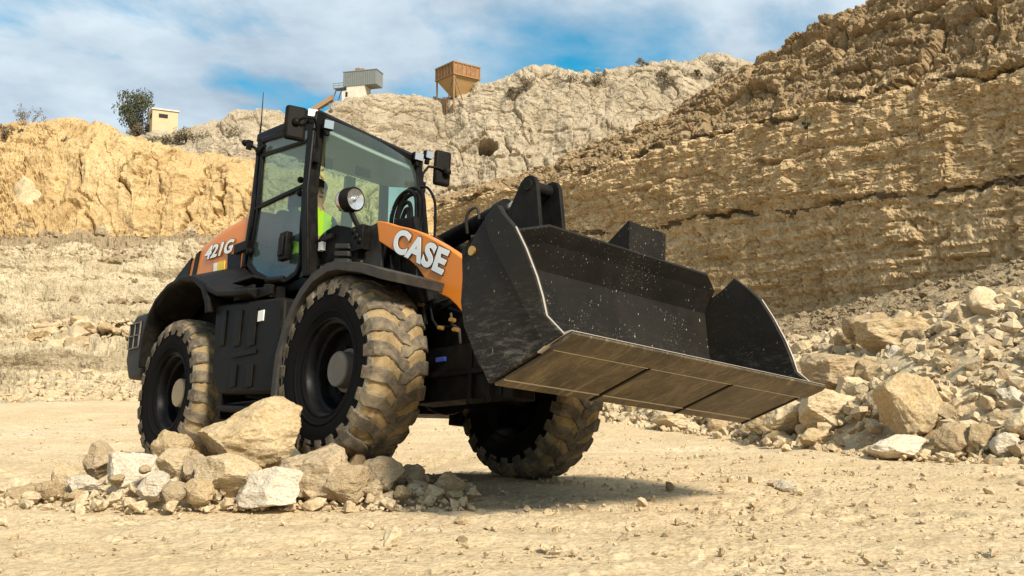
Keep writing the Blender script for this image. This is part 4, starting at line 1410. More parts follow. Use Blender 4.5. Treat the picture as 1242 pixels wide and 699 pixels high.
vs_ = [(x, y, rz(x, y) - 0.045) for x, y in plan] + [(x, y, rz(x, y) + 0.03) for x, y in plan] + [(x * 0.9 - 0.02, y * 0.9, rz(x, y) + 0.075) for x, y in plan]
n = len(plan)
fs = [tuple(range(n - 1, -1, -1)), tuple(range(2 * n, 3 * n))]
for j in (0, 1):
    fs += [(j * n + i, j * n + (i + 1) % n, (j + 1) * n + (i + 1) % n, (j + 1) * n + i) for i in range(n)]
mb.add(vs_, fs)
roof = mb.build('cab_roof', M['black'], root, 0.012)
mb = MB()
mb.plate([(x * 0.9 - 0.02, y * 0.92, rz(x, y) - 0.10) for x, y in plan], (0, 0, 0.05))
mb.box(-0.69, -0.64, 0.16, 0.27, 2.0, 2.85)
mb.build('roof_lining', M['lining'], roof, 0.01)
# panes
mb = MB()
w1, w2 = FR_T + Vector((0.03, 0.06, -0.03)), FL_T + Vector((0.02, -0.03, -0.03))
w3, w4 = Vector((0.39, 0.43, 1.78)), Vector((0.45, -0.66, 1.72))
N_ = 8; vs_ = []
for i in range(N_ + 1):
    k = i / N_; bul = 0.07 * math.sin(math.pi * k)
    for a, b in ((w1, w2), (w4, w3)):
        p = a.lerp(b, k); vs_.append((p.x + bul, p.y + bul * 0.2, p.z))
mb.add(vs_, [(2 * i, 2 * i + 1, 2 * i + 3, 2 * i + 2) for i in range(N_)])
mb.build('windshield', M['glass'], cab)
mb = MB(); mb.add([RL_T, RL_B + Vector((0, 0, 0.15)), FL_B + Vector((0, 0, 0.1)), FL_T], [(0, 1, 2, 3)])
mb.build('side_window', M['glass'], cab)
mb = MB(); mb.add([RR_T, RR_B + Vector((0, 0, 0.25)), (-0.72, 0.68, 2.0), RL_T], [(0, 1, 2, 3)])
mb.build('rear_window', M['glass'], cab)

# door: frame, pane, bar, handle
door_out = [(-0.66, 1.76), (-0.52, 1.655), (-0.31, 1.57), (-0.10, 1.515), (0.10, 1.50), (0.24, 1.535), (0.29, 1.62), (0.255, 1.85), (0.235, 2.3), (0.235, 2.86), (-0.64, 2.96), (-0.62, 2.75), (-0.585, 2.3), (-0.625, 1.95)]
c0 = Vector((-0.17, 2.2))
door_in = [((Vector(p) - c0) * 0.93 + c0) for p in door_out]
mb = MB(); n = len(door_out)
vs_ = [(x, -0.765, z) for x, z in door_out] + [(p.x, -0.765, p.y) for p in door_in] + [(x, -0.725, z) for x, z in door_out] + [(p.x, -0.725, p.y) for p in door_in]
fs = []
for i in range(n):
    j = (i + 1) % n
    fs += [(i, j, n + j, n + i), (2 * n + i, 3 * n + i, 3 * n + j, 2 * n + j), (i, 2 * n + i, 2 * n + j, j), (n + i, n + j, 3 * n + j, 3 * n + i)]
mb.add(vs_, fs)
mb.plate([(-0.61, -0.768, 2.265), (0.22, -0.768, 2.285), (0.22, -0.768, 2.325), (-0.60, -0.768, 2.305)], (0, 0.03, 0))
mb.plate([(-0.60, -0.768, 2.31), (-0.55, -0.768, 2.31), (-0.565, -0.768, 2.80), (-0.615, -0.768, 2.80)], (0, 0.03, 0))
mb.plate([(-0.60, -0.768, 2.76), (0.23, -0.768, 2.69), (0.23, -0.768, 2.72), (-0.60, -0.768, 2.80)], (0, 0.03, 0))
door = mb.build('door', M['black'], root, 0.008)
mb = MB()
mb.add([(p.x, -0.745, p.y) for p in door_in], [tuple(range(n))])
mb.build('door_glass', M['glass_dark'], door)
mb = MB()
mb.box(0.02, 0.14, -0.83, -0.77, 1.68, 1.92)
mb.box(0.045, 0.115, -0.85, -0.83, 1.71, 1.88)
mb.build('door_handle', M['black'], door, 0.03, 3)
mb = MB()
mb.sphere((-0.63, -0.775, 2.83), 0.035, 10, 8); mb.cyl((-0.66, -0.775, 2.80), (-0.52, -0.775, 2.85), 0.018, 8)
mb.sphere((-0.60, -0.775, 1.88), 0.035, 10, 8); mb.sphere((0.19, -0.775, 2.36), 0.028, 10, 8); mb.sphere((0.20, -0.775, 2.24), 0.028, 10, 8)
mb.build('door_hinge', M['black'], door)
# grab rail along the front pillar
mb = MB()
mb.tube([(0.40, -0.80, 2.86), (0.43, -0.83, 2.7), (0.42, -0.83, 2.2), (0.50, -0.82, 1.65), (0.46, -0.78, 1.5)], 0.016, 8)
mb.build('grab_rail', M['black'], cab)
# seat, console, wheel
mb = MB()
mb.box(-0.62, -0.15, -0.55, -0.08, 1.62, 1.75)
mb.box(-0.66, -0.53, -0.55, -0.08, 1.72, 2.32)
mb.box(-0.66, -0.56, -0.44, -0.19, 2.34, 2.52)
mb.build('seat', M['seat'], cab, 0.04, 3)
mb = MB()
mb.lathe([(0.17 + 0.016 * math.cos(a), 0.016 * math.sin(a)) for a in [k * math.pi / 4 for k in range(8)]], 32, 0, 'X', (0, 0, 0), True)
mb.cyl((-0.004, -0.16, 0), (-0.004, 0.16, 0), 0.012, 8)
mb.cyl((0, 0, 0), (0.25, 0, 0.0), 0.03, 10)
sw = mb.build('steering_wheel', M['black'], cab)
sw.location = (0.14, -0.33, 1.93); sw.rotation_euler = (0, R(55), 0)
mb = MB()
mb.box(0.22, 0.40, -0.62, 0.1, 1.40, 1.80)
mb.box(-0.35, 0.0, -0.64, -0.56, 1.72, 1.80)
mb.build('console', M['plastic'], cab, 0.02)
mb = MB()
mb.box(0.24, 0.26, -0.60, -0.52, 2.50, 2.60); mb.box(0.17, 0.20, -0.25, -0.10, 2.55, 2.63)
mb.build('monitor', M['plastic'], cab, 0.01)

# roof lamps, mirrors, aerial
def work_lamp(c, rz_, sx=0.05, sy=0.075, sz=0.05, par=root, lm='lens'):
    mb = MB(); mb.box(-sx, sx * 0.9, -sy, sy, -sz, sz); mb.box(-0.02, 0.02, -0.02, 0.02, -sz - 0.05, -sz)
    o = mb.build('work_lamp', M['black'], par, 0.01)
    o.location = c; o.rotation_euler = (0, 0.12, rz_)
    m2 = MB(); m2.box(sx * 0.9, sx + 0.006, -sy * 0.86, sy * 0.86, -sz * 0.82, sz * 0.82)
    m2.build('lamp_lens', M[lm], o)
    return o


work_lamp((0.30, -0.78, 2.915), -0.45, 0.032, 0.045, 0.036, root, 'lens_white')
work_lamp((0.43, -0.70, 2.80), -0.25, 0.03, 0.045, 0.042)
work_lamp((0.12, 0.44, 2.92), -0.1, 0.03, 0.05, 0.04)
work_lamp((0.10, 0.57, 2.98), 0.0, 0.03, 0.04, 0.04)
mb = MB()
mb.box(-0.025, 0.03, -0.088, 0.088, -0.145, 0.145)
mir = mb.build('mirror', M['plastic'], root, 0.03, 3)
mir.location = (0.431, -1.0, 2.724); mir.rotation_euler = (0, 0.02, -0.30)
mb = MB(); mb.tube([(0.46, -1.01, 2.73), (0.54, -0.98, 2.75), (0.52, -0.88, 2.78), (0.46, -0.82, 2.74), (0.42, -0.78, 2.62), (0.38, -0.76, 2.50)], 0.011, 8)
mb.sphere((0.463, -1.01, 2.725), 0.035, 10, 8); mb.box(0.34, 0.42, -0.80, -0.74, 2.46, 2.58)
mb.build('mirror_arm', M['black'], root, 0.004)
mb = MB()
mb.box(-0.03, 0.03, -0.085, 0.085, -0.175, 0.175)
mir = mb.build('mirror', M['plastic'], root, 0.03, 3)
mir.location = (0.10, 0.744, 2.895); mir.rotation_euler = (0, 0.0, -0.25)
mb = MB(); mb.tube([(0.15, 0.75, 2.86), (0.12, 0.68, 2.88), (0.08, 0.60, 2.88), (0.07, 0.55, 2.80), (0.09, 0.52, 2.66)], 0.014, 8)
mb.sphere((0.165, 0.76, 2.85), 0.04, 10, 8); mb.box(0.05, 0.13, 0.48, 0.55, 2.60, 2.70)
mb.build('mirror_arm', M['black'], root, 0.004)
mb = MB(); mb.tube([(-0.80, -0.70, 2.98), (-0.80, -0.70, 3.20), (-0.80, -0.71, 3.47)], [0.012, 0.006, 0.003], 6)
mb.build('aerial', M['black'], roof)
mb = MB(); mb.box(-0.97, -0.91, -0.76, -0.70, 2.97, 3.02); mb.box(-0.90, -0.87, -0.78, -0.73, 2.91, 2.97)
mb.cyl((-0.95, -0.74, 3.0), (-0.76, -0.72, 2.88), 0.016, 8); mb.sphere((-0.97, -0.76, 3.0), 0.03, 10, 8)
mb.build('rear_lamp', M['black'], root, 0.008)

# console and vents in front of the cab, grey tower plate
mb = MB()
mb.prism([(0.47, 1.90), (0.62, 1.915), (0.80, 1.86), (0.96, 1.80), (0.97, 1.50), (0.42, 1.56), (0.44, 1.75)], -0.66, -0.30)
mb.prism([(0.42, 1.62), (0.97, 1.52), (0.98, 1.36), (0.42, 1.42)], -0.69, -0.30)
ste = mb.build('step_panel', M['plastic'], root, 0.015)
mb = MB()
for k in range(4):
    z = 1.735 - 0.06 * k; x = 0.70
    mb.plate([(x, -0.70, z), (x + 0.20, -0.70, z - 0.035), (x + 0.20, -0.70, z - 0.075), (x, -0.70, z - 0.04)], (0, 0.05, 0))
mb.box(0.44, 0.62, -0.69, -0.64, 1.80, 1.84)
mb.build('vent', M['grey'], ste, 0.006)
mb = MB(); mb.box(0.445, 0.50, -0.70, -0.665, 1.72, 1.79)
mb.build('sticker', M['sticker_white'], ste)
mb = MB(); mb.plate([(0.92, -0.585, 1.84), (1.15, -0.585, 1.86), (1.21, -0.585, 1.40), (0.92, -0.585, 1.36)], (0, 0.03, 0))
mb.plate([(0.55, -0.60, 1.60), (0.97, -0.60, 1.52), (1.2, -0.60, 1.36), (0.6, -0.60, 1.40)], (0, 0.03, 0))
mb.build('tower_plate', M['grey'], root, 0.006)

# headlights on their brackets
for s in (-1, 1):
    c = Vector((0.88, s * 0.70, 2.055))
    mb = MB()
    mb.lathe([(0.079, -0.035), (0.083, -0.03), (0.084, 0.045), (0.076, 0.055), (0.070, 0.045)], 32, 0, 'X')
    for w in (0, 1): mb.cyl((-0.10, s * 0.0, -0.055 + 0.0 * w), (0.0, 0, -0.078), 0.012, 6)
    hl = mb.build('headlight', M['black'], root)
    hl.scale = (1.16, 1.16, 1.16); hl.location = c; hl.rotation_euler = (0, 0.05, 0.16 if s < 0 else 0.15)
    m2 = MB(); m2.lathe([(0.0, 0.030), (0.03, 0.034), (0.055, 0.042), (0.072, 0.050)], 32, 0, 'X'); m2.sphere((0.03, 0, 0), 0.02, 10, 8)
    m2.build('lamp_lens', M['lens'], hl)
    m3 = MB(); m3.lathe([(0.0, -0.115), (0.03, -0.112), (0.056, -0.098), (0.073, -0.07), (0.079, -0.035)], 32, 0, 'X')
    m3.build('lamp_bowl', M['lens_pink'], hl)
    m4 = MB()
    m4.tube([c + Vector((0, 0, -0.07)), c + Vector((0.03, -s * 0.03, -0.16)), c + Vector((0.09, -s * 0.06, -0.26))], 0.022, 8)
    m4.box(c.x + 0.02, c.x + 0.17, c.y - 0.04 - s * 0.06, c.y + 0.04 - s * 0.06, c.z - 0.42, c.z - 0.22)
    for k in range(3): m4.sphere((c.x + 0.05 + 0.045 * k, c.y - s * 0.02, c.z - 0.26 - 0.045 * k), 0.028, 8, 6)
    m4.build('lamp_bracket', M['black'], root, 0.006)

# lift arms: orange side plates
arm = [(1.12, 1.862), (1.25, 1.825), (1.38, 1.775), (1.55, 1.72), (1.693, 1.662), (1.82, 1.60), (1.945, 1.535), (2.07, 1.465), (2.184, 1.395), (2.5, 1.14), (2.95, 0.80), (2.95, 0.55), (2.55, 0.72), (2.26, 0.98), (2.16, 1.065), (2.074, 1.126), (1.97, 1.17), (1.87, 1.235), (1.778, 1.312), (1.69, 1.40), (1.58, 1.475), (1.46, 1.535), (1.344, 1.595), (1.171, 1.688)]
arms = []
for s in (-1, 1):
    mb = MB(); mb.prism(arm, s * 0.605, s * 0.53)
    arms.append(mb.build('lift_arm', M['orange'], root, 0.008))
mb = MB()
mb.cyl((2.05, -0.53, 1.25), (2.05, 0.53, 1.25), 0.10, 20)
mb.cyl((2.95, -0.60, 0.68), (2.95, 0.60, 0.68), 0.05, 14)
mb.cyl((1.22, -0.56, 1.76), (1.22, 0.56, 1.76), 0.06, 14)
mb.build('cross_tube', M['black'], root)
# lift cylinders and the hydraulic clutter beneath the arms
for s in (-1, 1):
    mb = MB(); mb.cyl((1.15, s * 0.46, 1.05), (1.75, s * 0.46, 1.13), 0.065, 16)
    cy = mb.build('lift_cylinder', M['black'], root)
    mb = MB(); mb.cyl((1.75, s * 0.46, 1.13), (2.15, s * 0.46, 1.18), 0.035, 12)
    mb.build('cylinder_rod', M['chrome'], cy)
pipes = [
    [(1.42, -0.57, 1.52), (1.46, -0.58, 1.36), (1.60, -0.58, 1.16), (1.80, -0.58, 1.08)],
    [(1.30, -0.57, 1.56), (1.38, -0.60, 1.42), (1.52, -0.60, 1.30), (1.62, -0.58, 1.10)],
    [(1.66, -0.58, 1.40), (1.70, -0.60, 1.28), (1.78, -0.60, 1.12), (1.80, -0.58, 0.98)],
    [(1.75, -0.60, 1.12), (1.86, -0.60, 1.10), (1.90, -0.60, 1.00), (1.96, -0.60, 0.94), (2.12, -0.60, 0.93)],
    [(2.10, -0.60, 1.02), (2.12, -0.60, 0.94), (2.20, -0.60, 0.90), (2.22, -0.60, 0.80)],
    [(1.70, -0.60, 1.14), (1.72, -0.60, 0.98), (1.74, -0.60, 0.86)],
]
for i, p in enumerate(pipes):
    mb = MB()
    # smooth the run
    pts = []
    for k in range(len(p) - 1):
        for w in (0, .33, .66): pts.append(Vector(p[k]).lerp(Vector(p[k + 1]), w))
    pts.append(Vector(p[-1]))
    mb.tube(pts, 0.013 if i < 3 else 0.009, 8)
    mb.build('hydraulic_pipe', M['hose'] if i in (0, 1, 3) else M['grey'], root)
mb = MB()
for (x, z) in ((1.76, 1.12), (2.0, 0.93), (2.12, 0.97), (2.16, 0.90)):
    mb = MB(); mb.cyl((x, -0.62, z), (x + 0.05, -0.62, z - 0.01), 0.014, 8)
    mb.build('pipe_fitting', M['brass'], root)

# bundle of hoses looping from the cab to the arms
hs = [
    [(0.93, -0.34, 1.82), (0.93, -0.34, 2.00), (0.99, -0.33, 2.13), (1.10, -0.32, 2.175), (1.19, -0.31, 2.12), (1.22, -0.31, 1.98), (1.24, -0.31, 1.70)],
    [(0.96, -0.31, 1.82), (0.95, -0.31, 1.99), (1.02, -0.30, 2.16), (1.12, -0.29, 2.20), (1.23, -0.28, 2.14), (1.28, -0.28, 1.98), (1.30, -0.28, 1.70)],
    [(0.99, -0.33, 1.80), (0.99, -0.33, 1.97), (1.05, -0.32, 2.10), (1.14, -0.31, 2.14), (1.24, -0.30, 2.08), (1.26, -0.30, 1.70)],
    [(1.02, -0.36, 1.80), (1.04, -0.36, 1.95), (1.10, -0.35, 2.06), (1.18, -0.34, 2.02), (1.22, -0.34, 1.70)],
    [(1.06, -0.36, 1.80), (1.10, -0.36, 1.93), (1.16, -0.35, 2.0), (1.20, -0.34, 1.70)],
    [(1.10, -0.26, 2.20), (1.25, -0.25, 2.19), (1.36, -0.25, 2.06), (1.40, -0.26, 1.90), (1.42, -0.27, 1.66)],
]


def spline(p, n=6):
    p = [Vector(q) for q in p]; out = []
    for i in range(len(p) - 1):
        p0, p1, p2, p3 = p[max(i - 1, 0)], p[i], p[i + 1], p[min(i + 2, len(p) - 1)]
        for k in range(n):
            t = k / n
            out.append(0.5 * (2 * p1 + (p2 - p0) * t + (2 * p0 - 5 * p1 + 4 * p2 - p3) * t * t + (3 * p1 - p0 - 3 * p2 + p3) * t ** 3))
    return out + [p[-1]]


for i, p in enumerate(hs):
    mb = MB(); mb.tube(spline(p), 0.017 if i != 5 else 0.011, 9)
    mb.build('hose', M['hose'], root)

# tilt cylinder and bell crank
mb = MB()
mb.cyl((1.15, 0.0, 1.80), (1.92, 0.0, 1.925), 0.072, 24)
mb.cyl((1.84, 0.0, 1.912), (1.95, 0.0, 1.93), 0.082, 24)
tc_ = mb.build('tilt_cylinder', M['black'], root, 0.006)
mb = MB(); mb.cyl((1.95, 0, 1.93), (2.12, 0, 1.958), 0.036, 16); mb.build('cylinder_rod', M['chrome'], tc_)
mb = MB(); mb.cyl((2.10, 0, 1.955), (2.24, 0, 1.98), 0.05, 16); mb.build('rod_end', M['black'], tc_)
mb = MB(); mb.tube(spline([(1.55, -0.06, 1.80), (1.58, -0.10, 1.90), (1.62, -0.10, 1.96), (1.68, -0.08, 1.97), (1.70, -0.07, 1.88)]), 0.012, 8)
mb.build('steel_pipe', M['grey'], tc_)
mb = MB()
bc = [(2.05, 1.79), (2.15, 1.93), (2.215, 2.035), (2.26, 2.068), (2.31, 2.075), (2.355, 2.055), (2.385, 2.0), (2.43, 1.72), (2.45, 1.35), (2.35, 1.15), (2.15, 1.15), (2.02, 1.35)]
mb.prism(bc, -0.13, -0.095)
mb.prism([(x + 0.02, z) for x, z in bc], 0.075, 0.11)
mb.cyl((2.30, -0.14, 2.0), (2.30, 0.13, 2.0), 0.045, 18)
mb.box(2.1, 2.4, -0.095, 0.075, 1.2, 1.5)
mb.build('bell_crank', M['black_sheet'], root, 0.006)

# bucket -------------------------------------------------------------
YR, YL = -1.19, 1.09
side_p = [(3.24, 1.395), (3.29, 1.33), (3.39, 1.235), (3.48, 1.10), (3.57, 0.935), (3.62, 0.82), (3.655, 0.715), (3.785, 0.602), (3.22, 0.402), (3.09, 0.585), (2.985, 0.735), (2.945, 0.88), (2.95, 1.10), (3.04, 1.26), (3.12, 1.335)]
mb = MB()
# shell: floor, curved back, overhanging top
inner = [(3.775, 0.610), (3.26, 0.440), (3.12, 0.545), (3.02, 0.70), (2.965, 0.90), (2.93, 1.19), (3.045, 1.44)]
outer = [(3.055, 1.42), (2.90, 1.19), (2.935, 0.89), (2.99, 0.69), (3.09, 0.525), (3.225, 0.408), (3.785, 0.598)]
top_z = [(YR + 0.025, 1.275), (-0.62, 1.45), (0.93, 1.445), (YL - 0.025, 1.36)]
ys = [YR + 0.025, -0.62, 0.93, YL - 0.025]
vs_ = []; fs = []
prof = inner + outer
for y, (_, tz) in zip(ys, top_z):
    for i, (x, z) in enumerate(prof):
        if i == 6: x, z = 2.93 + (3.045 - 2.93) * (tz - 1.19) / 0.25, tz
        if i == 7: x, z = 2.94 + (3.045 - 2.93) * (tz - 1.19) / 0.25, tz - 0.016
        vs_.append((x, y, z))
m = len(prof)
for k in range(3):
    for i in range(m):
        j = (i + 1) % m
        fs.append((k * m + i, k * m + j, (k + 1) * m + j, (k + 1) * m + i))
fs += [tuple(range(m)), tuple(range(4 * m - 1, 3 * m - 1, -1))]
mb.add(vs_, fs)
bucket = mb.build('bucket', M['bucket'], root, angle=18)
for s, y in ((-1, YR), (1, YL)):
    mb = MB(); mb.prism(side_p if s < 0 else [(3.185, 1.415)] + side_p[1:9] + [(3.10, 0.515), (2.985, 0.69), (2.925, 0.885), (2.91, 1.19), (2.97, 1.29), (3.07, 1.335)], y, y - s * 0.025)
    mb.build('side_plate', M['bucket_side'], bucket, 0.004)
    # doubled front strip
    mb = MB(); mb.prism([(3.24, 1.395) if s < 0 else (3.19, 1.41), (3.29, 1.33), (3.39, 1.235), (3.48, 1.10), (3.57, 0.935), (3.62, 0.82), (3.655, 0.715), (3.785, 0.602), (3.66, 0.558), (3.19, 1.20), (3.14, 1.34)], y + s * 0.002, y + s * 0.016)
    mb.build('side_cutter', M['bucket_side'], bucket, 0.003)
    # bright worn rim along the front edge of the side
    mb = MB(); pts = [(3.395, y + s * 0.003, 1.235), (3.484, y + s * 0.003, 1.10), (3.575, y + s * 0.003, 0.935), (3.625, y + s * 0.003, 0.82), (3.66, y + s * 0.003, 0.715), (3.79, y + s * 0.003, 0.606)]
    mb.tube(pts, 0.0055, 6)
    mb.build('worn_rim', M['edge'], bucket)
mb = MB(); mb.prism([(3.76, 0.613), (3.835, 0.622), (3.845, 0.617), (3.76, 0.592), (3.60, 0.528), (3.60, 0.537)], YR - 0.005, YL + 0.03)
mb.build('cutting_edge', M['edge'], bucket, 0.002)
# wear plates on the underside
dirx, dirz = (3.785 - 3.225), (0.598 - 0.408)
ln = math.hypot(dirx, dirz); ux, uz = dirx / ln, dirz / ln


def under(k, d):       # k along heel->lip in metres, d below the floor
    return (3.225 + ux * k + uz * d, 0.405 + uz * k - ux * d)


W_ = (YL - YR); n_ = 3
for i in range(n_):
    ya = YR + 0.004 + W_ / n_ * i + (0.013 if i else 0.02); yb = YR + W_ / n_ * (i + 1) - 0.013 - (0.012 if i == n_ - 1 else 0)
    for a, b in ((0.10, 0.475), (0.015, 0.092)):
        mb = MB(); mb.prism([under(a, 0.004), under(b, 0.004), under(b, 0.022), under(a, 0.022)], ya, yb)
        mb.build('wear_plate', M['worn'], bucket, 0.004)
    mb = MB(); mb.cyl((under(0.096, 0.02)[0], ya, under(0.096, 0.02)[1]), (under(0.096, 0.02)[0], yb, under(0.096, 0.02)[1]), 0.006, 6)
    mb.cyl((under(0.482, 0.02)[0], ya, under(0.482, 0.02)[1]), (under(0.482, 0.02)[0], yb, under(0.482, 0.02)[1]), 0.0055, 6)
    mb.build('weld_bead', M['edge'], bucket)
mb = MB(); mb.prism([under(0.487, 0.004), under(0.655, 0.004), under(0.655, 0.016), under(0.62, 0.026), under(0.487, 0.026)], YR - 0.004, YL + 0.029)
mb.build('edge_plate', M['worn'], bucket, 0.003)
for i in range(1, n_ + 1):
    y = YR + W_ / n_ * i - (0.04 if i == n_ else 0)
    mb = MB(); mb.prism([under(0.015, 0.006), under(0.475, 0.006), under(0.475, 0.028), under(0.015, 0.028)], y - 0.011, y + 0.011)
    mb.build('dark_gap_strip', M['black'], bucket)  # shadow gap between wear plates, put in as a black strip
# raised guard on the top edge with its gussets
mb = MB()
mb.plate([(3.03, 0.13, 1.44), (3.03, 0.50, 1.44), (3.03, 0.50, 1.645), (3.03, 0.13, 1.65)], (-0.02, 0, 0))
for y in (0.13, 0.485): mb.prism([(3.015, 1.645), (2.72, 1.455), (2.72, 1.40), (3.015, 1.40)], y, y + 0.015)
mb.plate([(3.01, 0.14, 1.647), (3.01, 0.49, 1.642), (2.72, 0.49, 1.452), (2.72, 0.14, 1.457)], (0, 0, 0.012))
mb.build('spill_guard', M['bucket'], bucket)
mb = MB(); mb.cyl((3.03, YR - 0.012, 1.165), (3.03, YR + 0.0, 1.165), 0.028, 16)
mb.build('pin', M['brass'], bucket)
# coupler brackets behind the bucket
mb = MB()
for y in (-0.5, 0.5):
    mb.prism([(2.92, 1.15), (2.75, 1.0), (2.72, 0.60), (2.9, 0.52), (3.1, 0.46), (2.98, 0.75)], y - 0.03, y + 0.03)
mb.build('coupler', M['black'], bucket)


# lettering ----------------------------------------------------------
def text_mesh(s, size, offset, extrude, shear=0.0, spacing=1.0):
    cu = bpy.data.curves.new('t', 'FONT'); cu.body = s; cu.size = size; cu.offset = offset; cu.extrude = extrude; cu.shear = shear
    cu.space_character = spacing; cu.resolution_u = 6
    to = bpy.data.objects.new('t', cu); COL.objects.link(to)
    dg = bpy.context.evaluated_depsgraph_get(); dg.update()
    me = bpy.data.meshes.new_from_object(to.evaluated_get(dg))
    bpy.data.objects.remove(to); bpy.data.curves.remove(cu)
    return me


def lettering(s, parent, mat4, size, width, bold, edge, shear, spacing, y_front):
    base = None
    for nm, off, ext, mt, push in (('letter_outline', bold + edge, 0.0012, 'letter_edge', 0.0), ('lettering', bold, 0.0012, 'letter', 0.003)):
        me = text_mesh(s, 1.0, off, 0.0012 / size, shear, spacing)
        if base is None or True:
            xs = [v.co.x for v in me.vertices]
            if nm == 'letter_outline': base = (min(xs), max(xs) - min(xs))
        k = width / base[1]
        for v in me.vertices:
            v.co.x = (v.co.x - base[0]) * k; v.co.y *= size; v.co.z = v.co.z * size + push
        me.materials.clear()
        o = link(nm, me, parent, [M[mt]])
        o.matrix_local = mat4
    return o


def side_matrix(p, ang):
    """text frame: x along the machine's forward axis turned by ang, y up, facing -Y"""
    c, s = math.cos(ang), math.sin(ang)
    return Matrix(((c, -s, 0, p[0]), (0, 0, -1, p[1]), (s, c, 0, p[2]), (0, 0, 0, 1)))


lettering('421G', hood, side_matrix((-1.555, -0.770, 1.965), R(-2)), 0.168, 0.62, 0.036, 0.034, 0.24, 1.07, 0)
lettering('CASE', arms[0], side_matrix((1.35, -0.6105, 1.60), R(-24.5)), 0.228, 0.72, 0.044, 0.026, 0.0, 1.08, 0)

# driver -------------------------------------------------------------
def driver():
    me = bpy.data.meshes.new('person')
    J = {'pelvis': (-0.42, -0.31, 1.84, 0.14), 'waist': (-0.45, -0.31, 2.02, 0.13), 'chest': (-0.44, -0.31, 2.24, 0.155), 'neck': (-0.42, -0.31, 2.40, 0.06), 'jaw': (-0.39, -0.31, 2.47, 0.075), 'head': (-0.39, -0.31, 2.56, 0.098), 'crown': (-0.40, -0.31, 2.63, 0.07),
         'shL': (-0.44, -0.12, 2.31, 0.07), 'elL': (-0.30, -0.06, 2.06, 0.05), 'wrL': (-0.05, -0.18, 1.99, 0.035), 'haL': (0.06, -0.24, 1.985, 0.04),
         'shR': (-0.44, -0.50, 2.31, 0.07), 'elR': (-0.30, -0.57, 2.06, 0.05), 'wrR': (-0.05, -0.47, 2.0, 0.035), 'haR': (0.06, -0.43, 1.985, 0.04),
         'hipL': (-0.36, -0.21, 1.82, 0.10), 'knL': (0.02, -0.18, 1.83, 0.07), 'anL': (0.14, -0.18, 1.50, 0.05), 'toL': (0.26, -0.18, 1.45, 0.045),
         'hipR': (-0.36, -0.41, 1.82, 0.10), 'knR': (0.02, -0.44, 1.83, 0.07), 'anR': (0.14, -0.44, 1.50, 0.05), 'toR': (0.26, -0.44, 1.45, 0.045)}
    E = [('pelvis', 'waist'), ('waist', 'chest'), ('chest', 'neck'), ('neck', 'jaw'), ('jaw', 'head'), ('head', 'crown'), ('chest', 'shL'), ('shL', 'elL'), ('elL', 'wrL'), ('wrL', 'haL'), ('chest', 'shR'), ('shR', 'elR'), ('elR', 'wrR'), ('wrR', 'haR'),
         ('pelvis', 'hipL'), ('hipL', 'knL'), ('knL', 'anL'), ('anL', 'toL'), ('pelvis', 'hipR'), ('hipR', 'knR'), ('knR', 'anR'), ('anR', 'toR')]
    # fingers curled over the rim of the steering wheel
    for hnd, sy in (('haL', 1), ('haR', -1)):
        hx, hy_, hz, _ = J[hnd]
        for k in range(4):
            a = hnd + 'f%da' % k; b = hnd + 'f%db' % k
            J[a] = (hx + 0.045 + 0.004 * k, hy_ + (k - 1.5) * 0.021, hz + 0.012, 0.010); J[b] = (hx + 0.058, hy_ + (k - 1.5) * 0.02, hz - 0.028, 0.009)
            E += [(hnd, a), (a, b)]
        J[hnd + 't'] = (hx + 0.01, hy_ - sy * 0.05, hz + 0.0, 0.011); E.append((hnd, hnd + 't'))
    names = list(J)
    me.from_pydata([J[n][:3] for n in names], [(names.index(a), names.index(b)) for a, b in E], [])
    tmp = bpy.data.objects.new('tmp', me); COL.objects.link(tmp)
    sm = tmp.modifiers.new('skin', 'SKIN')
    for i, n in enumerate(names):
        me.skin_vertices[0].data[i].radius = (J[n][3], J[n][3])
        me.skin_vertices[0].data[i].use_root = (n == 'pelvis')
    ss_ = tmp.modifiers.new('sub', 'SUBSURF'); ss_.levels = 2; ss_.render_levels = 2
    dg = bpy.context.evaluated_depsgraph_get(); dg.update()
    body = bpy.data.meshes.new_from_object(tmp.evaluated_get(dg))
    bpy.data.objects.remove(tmp)
    body.materials.clear()
    for k in ('cloth', 'skin', 'hivis'): body.materials.append(M[k])
    for p in body.polygons:
        c = p.center
        p.material_index = 1 if (c.z > 2.385 or (c.x > -0.03 and 1.93 < c.z < 2.1)) else (0 if (c.z < 1.93 or c.y < -0.47 or c.y > -0.15) else 2)
        p.use_smooth = True
    o = link('person', body)
    mb = MB(); mb.sphere((-0.415, -0.31, 2.60), 0.108, 18, 10, 0, (1.0, 0.92, 0.75))
    mb.build('hair', M['hair'], o)
    mb = MB()
    for s in (-1, 1):
        mb.sphere((-0.305, -0.31 + s * 0.034, 2.575), 0.012, 8, 6)
    mb.build('eye', M['cloth'], o)
    mb = MB(); mb.sphere((-0.30, -0.31, 2.545), 0.02, 8, 6, 0, (1, 0.7, 1.3)); mb.build('nose', M['skin'], o)
    mb = MB(); mb.sphere((-0.312, -0.31, 2.495), 0.02, 8, 6, 0, (0.6, 1.2, 0.35)); mb.build('mouth', M['lens_pink'], o)
    return o


drv = driver()
drv.matrix_world = root.matrix_world @ Matrix.Translation((0, 0.03, -0.04))
tag(drv, 'driver in a bright yellow hi-vis top seated at the wheel inside the cab', 'person')


# ------------------------------------------------------------------ things on the skyline
def group_empty(name, loc, label, cat, rz_=0.0, group=None):
    o = bpy.data.objects.new(name, None); o.location = loc; o.rotation_euler = (0, 0, rz_)
    COL.objects.link(o); tag(o, label, cat, group); return o


def m_per_px(d): return d / FPX


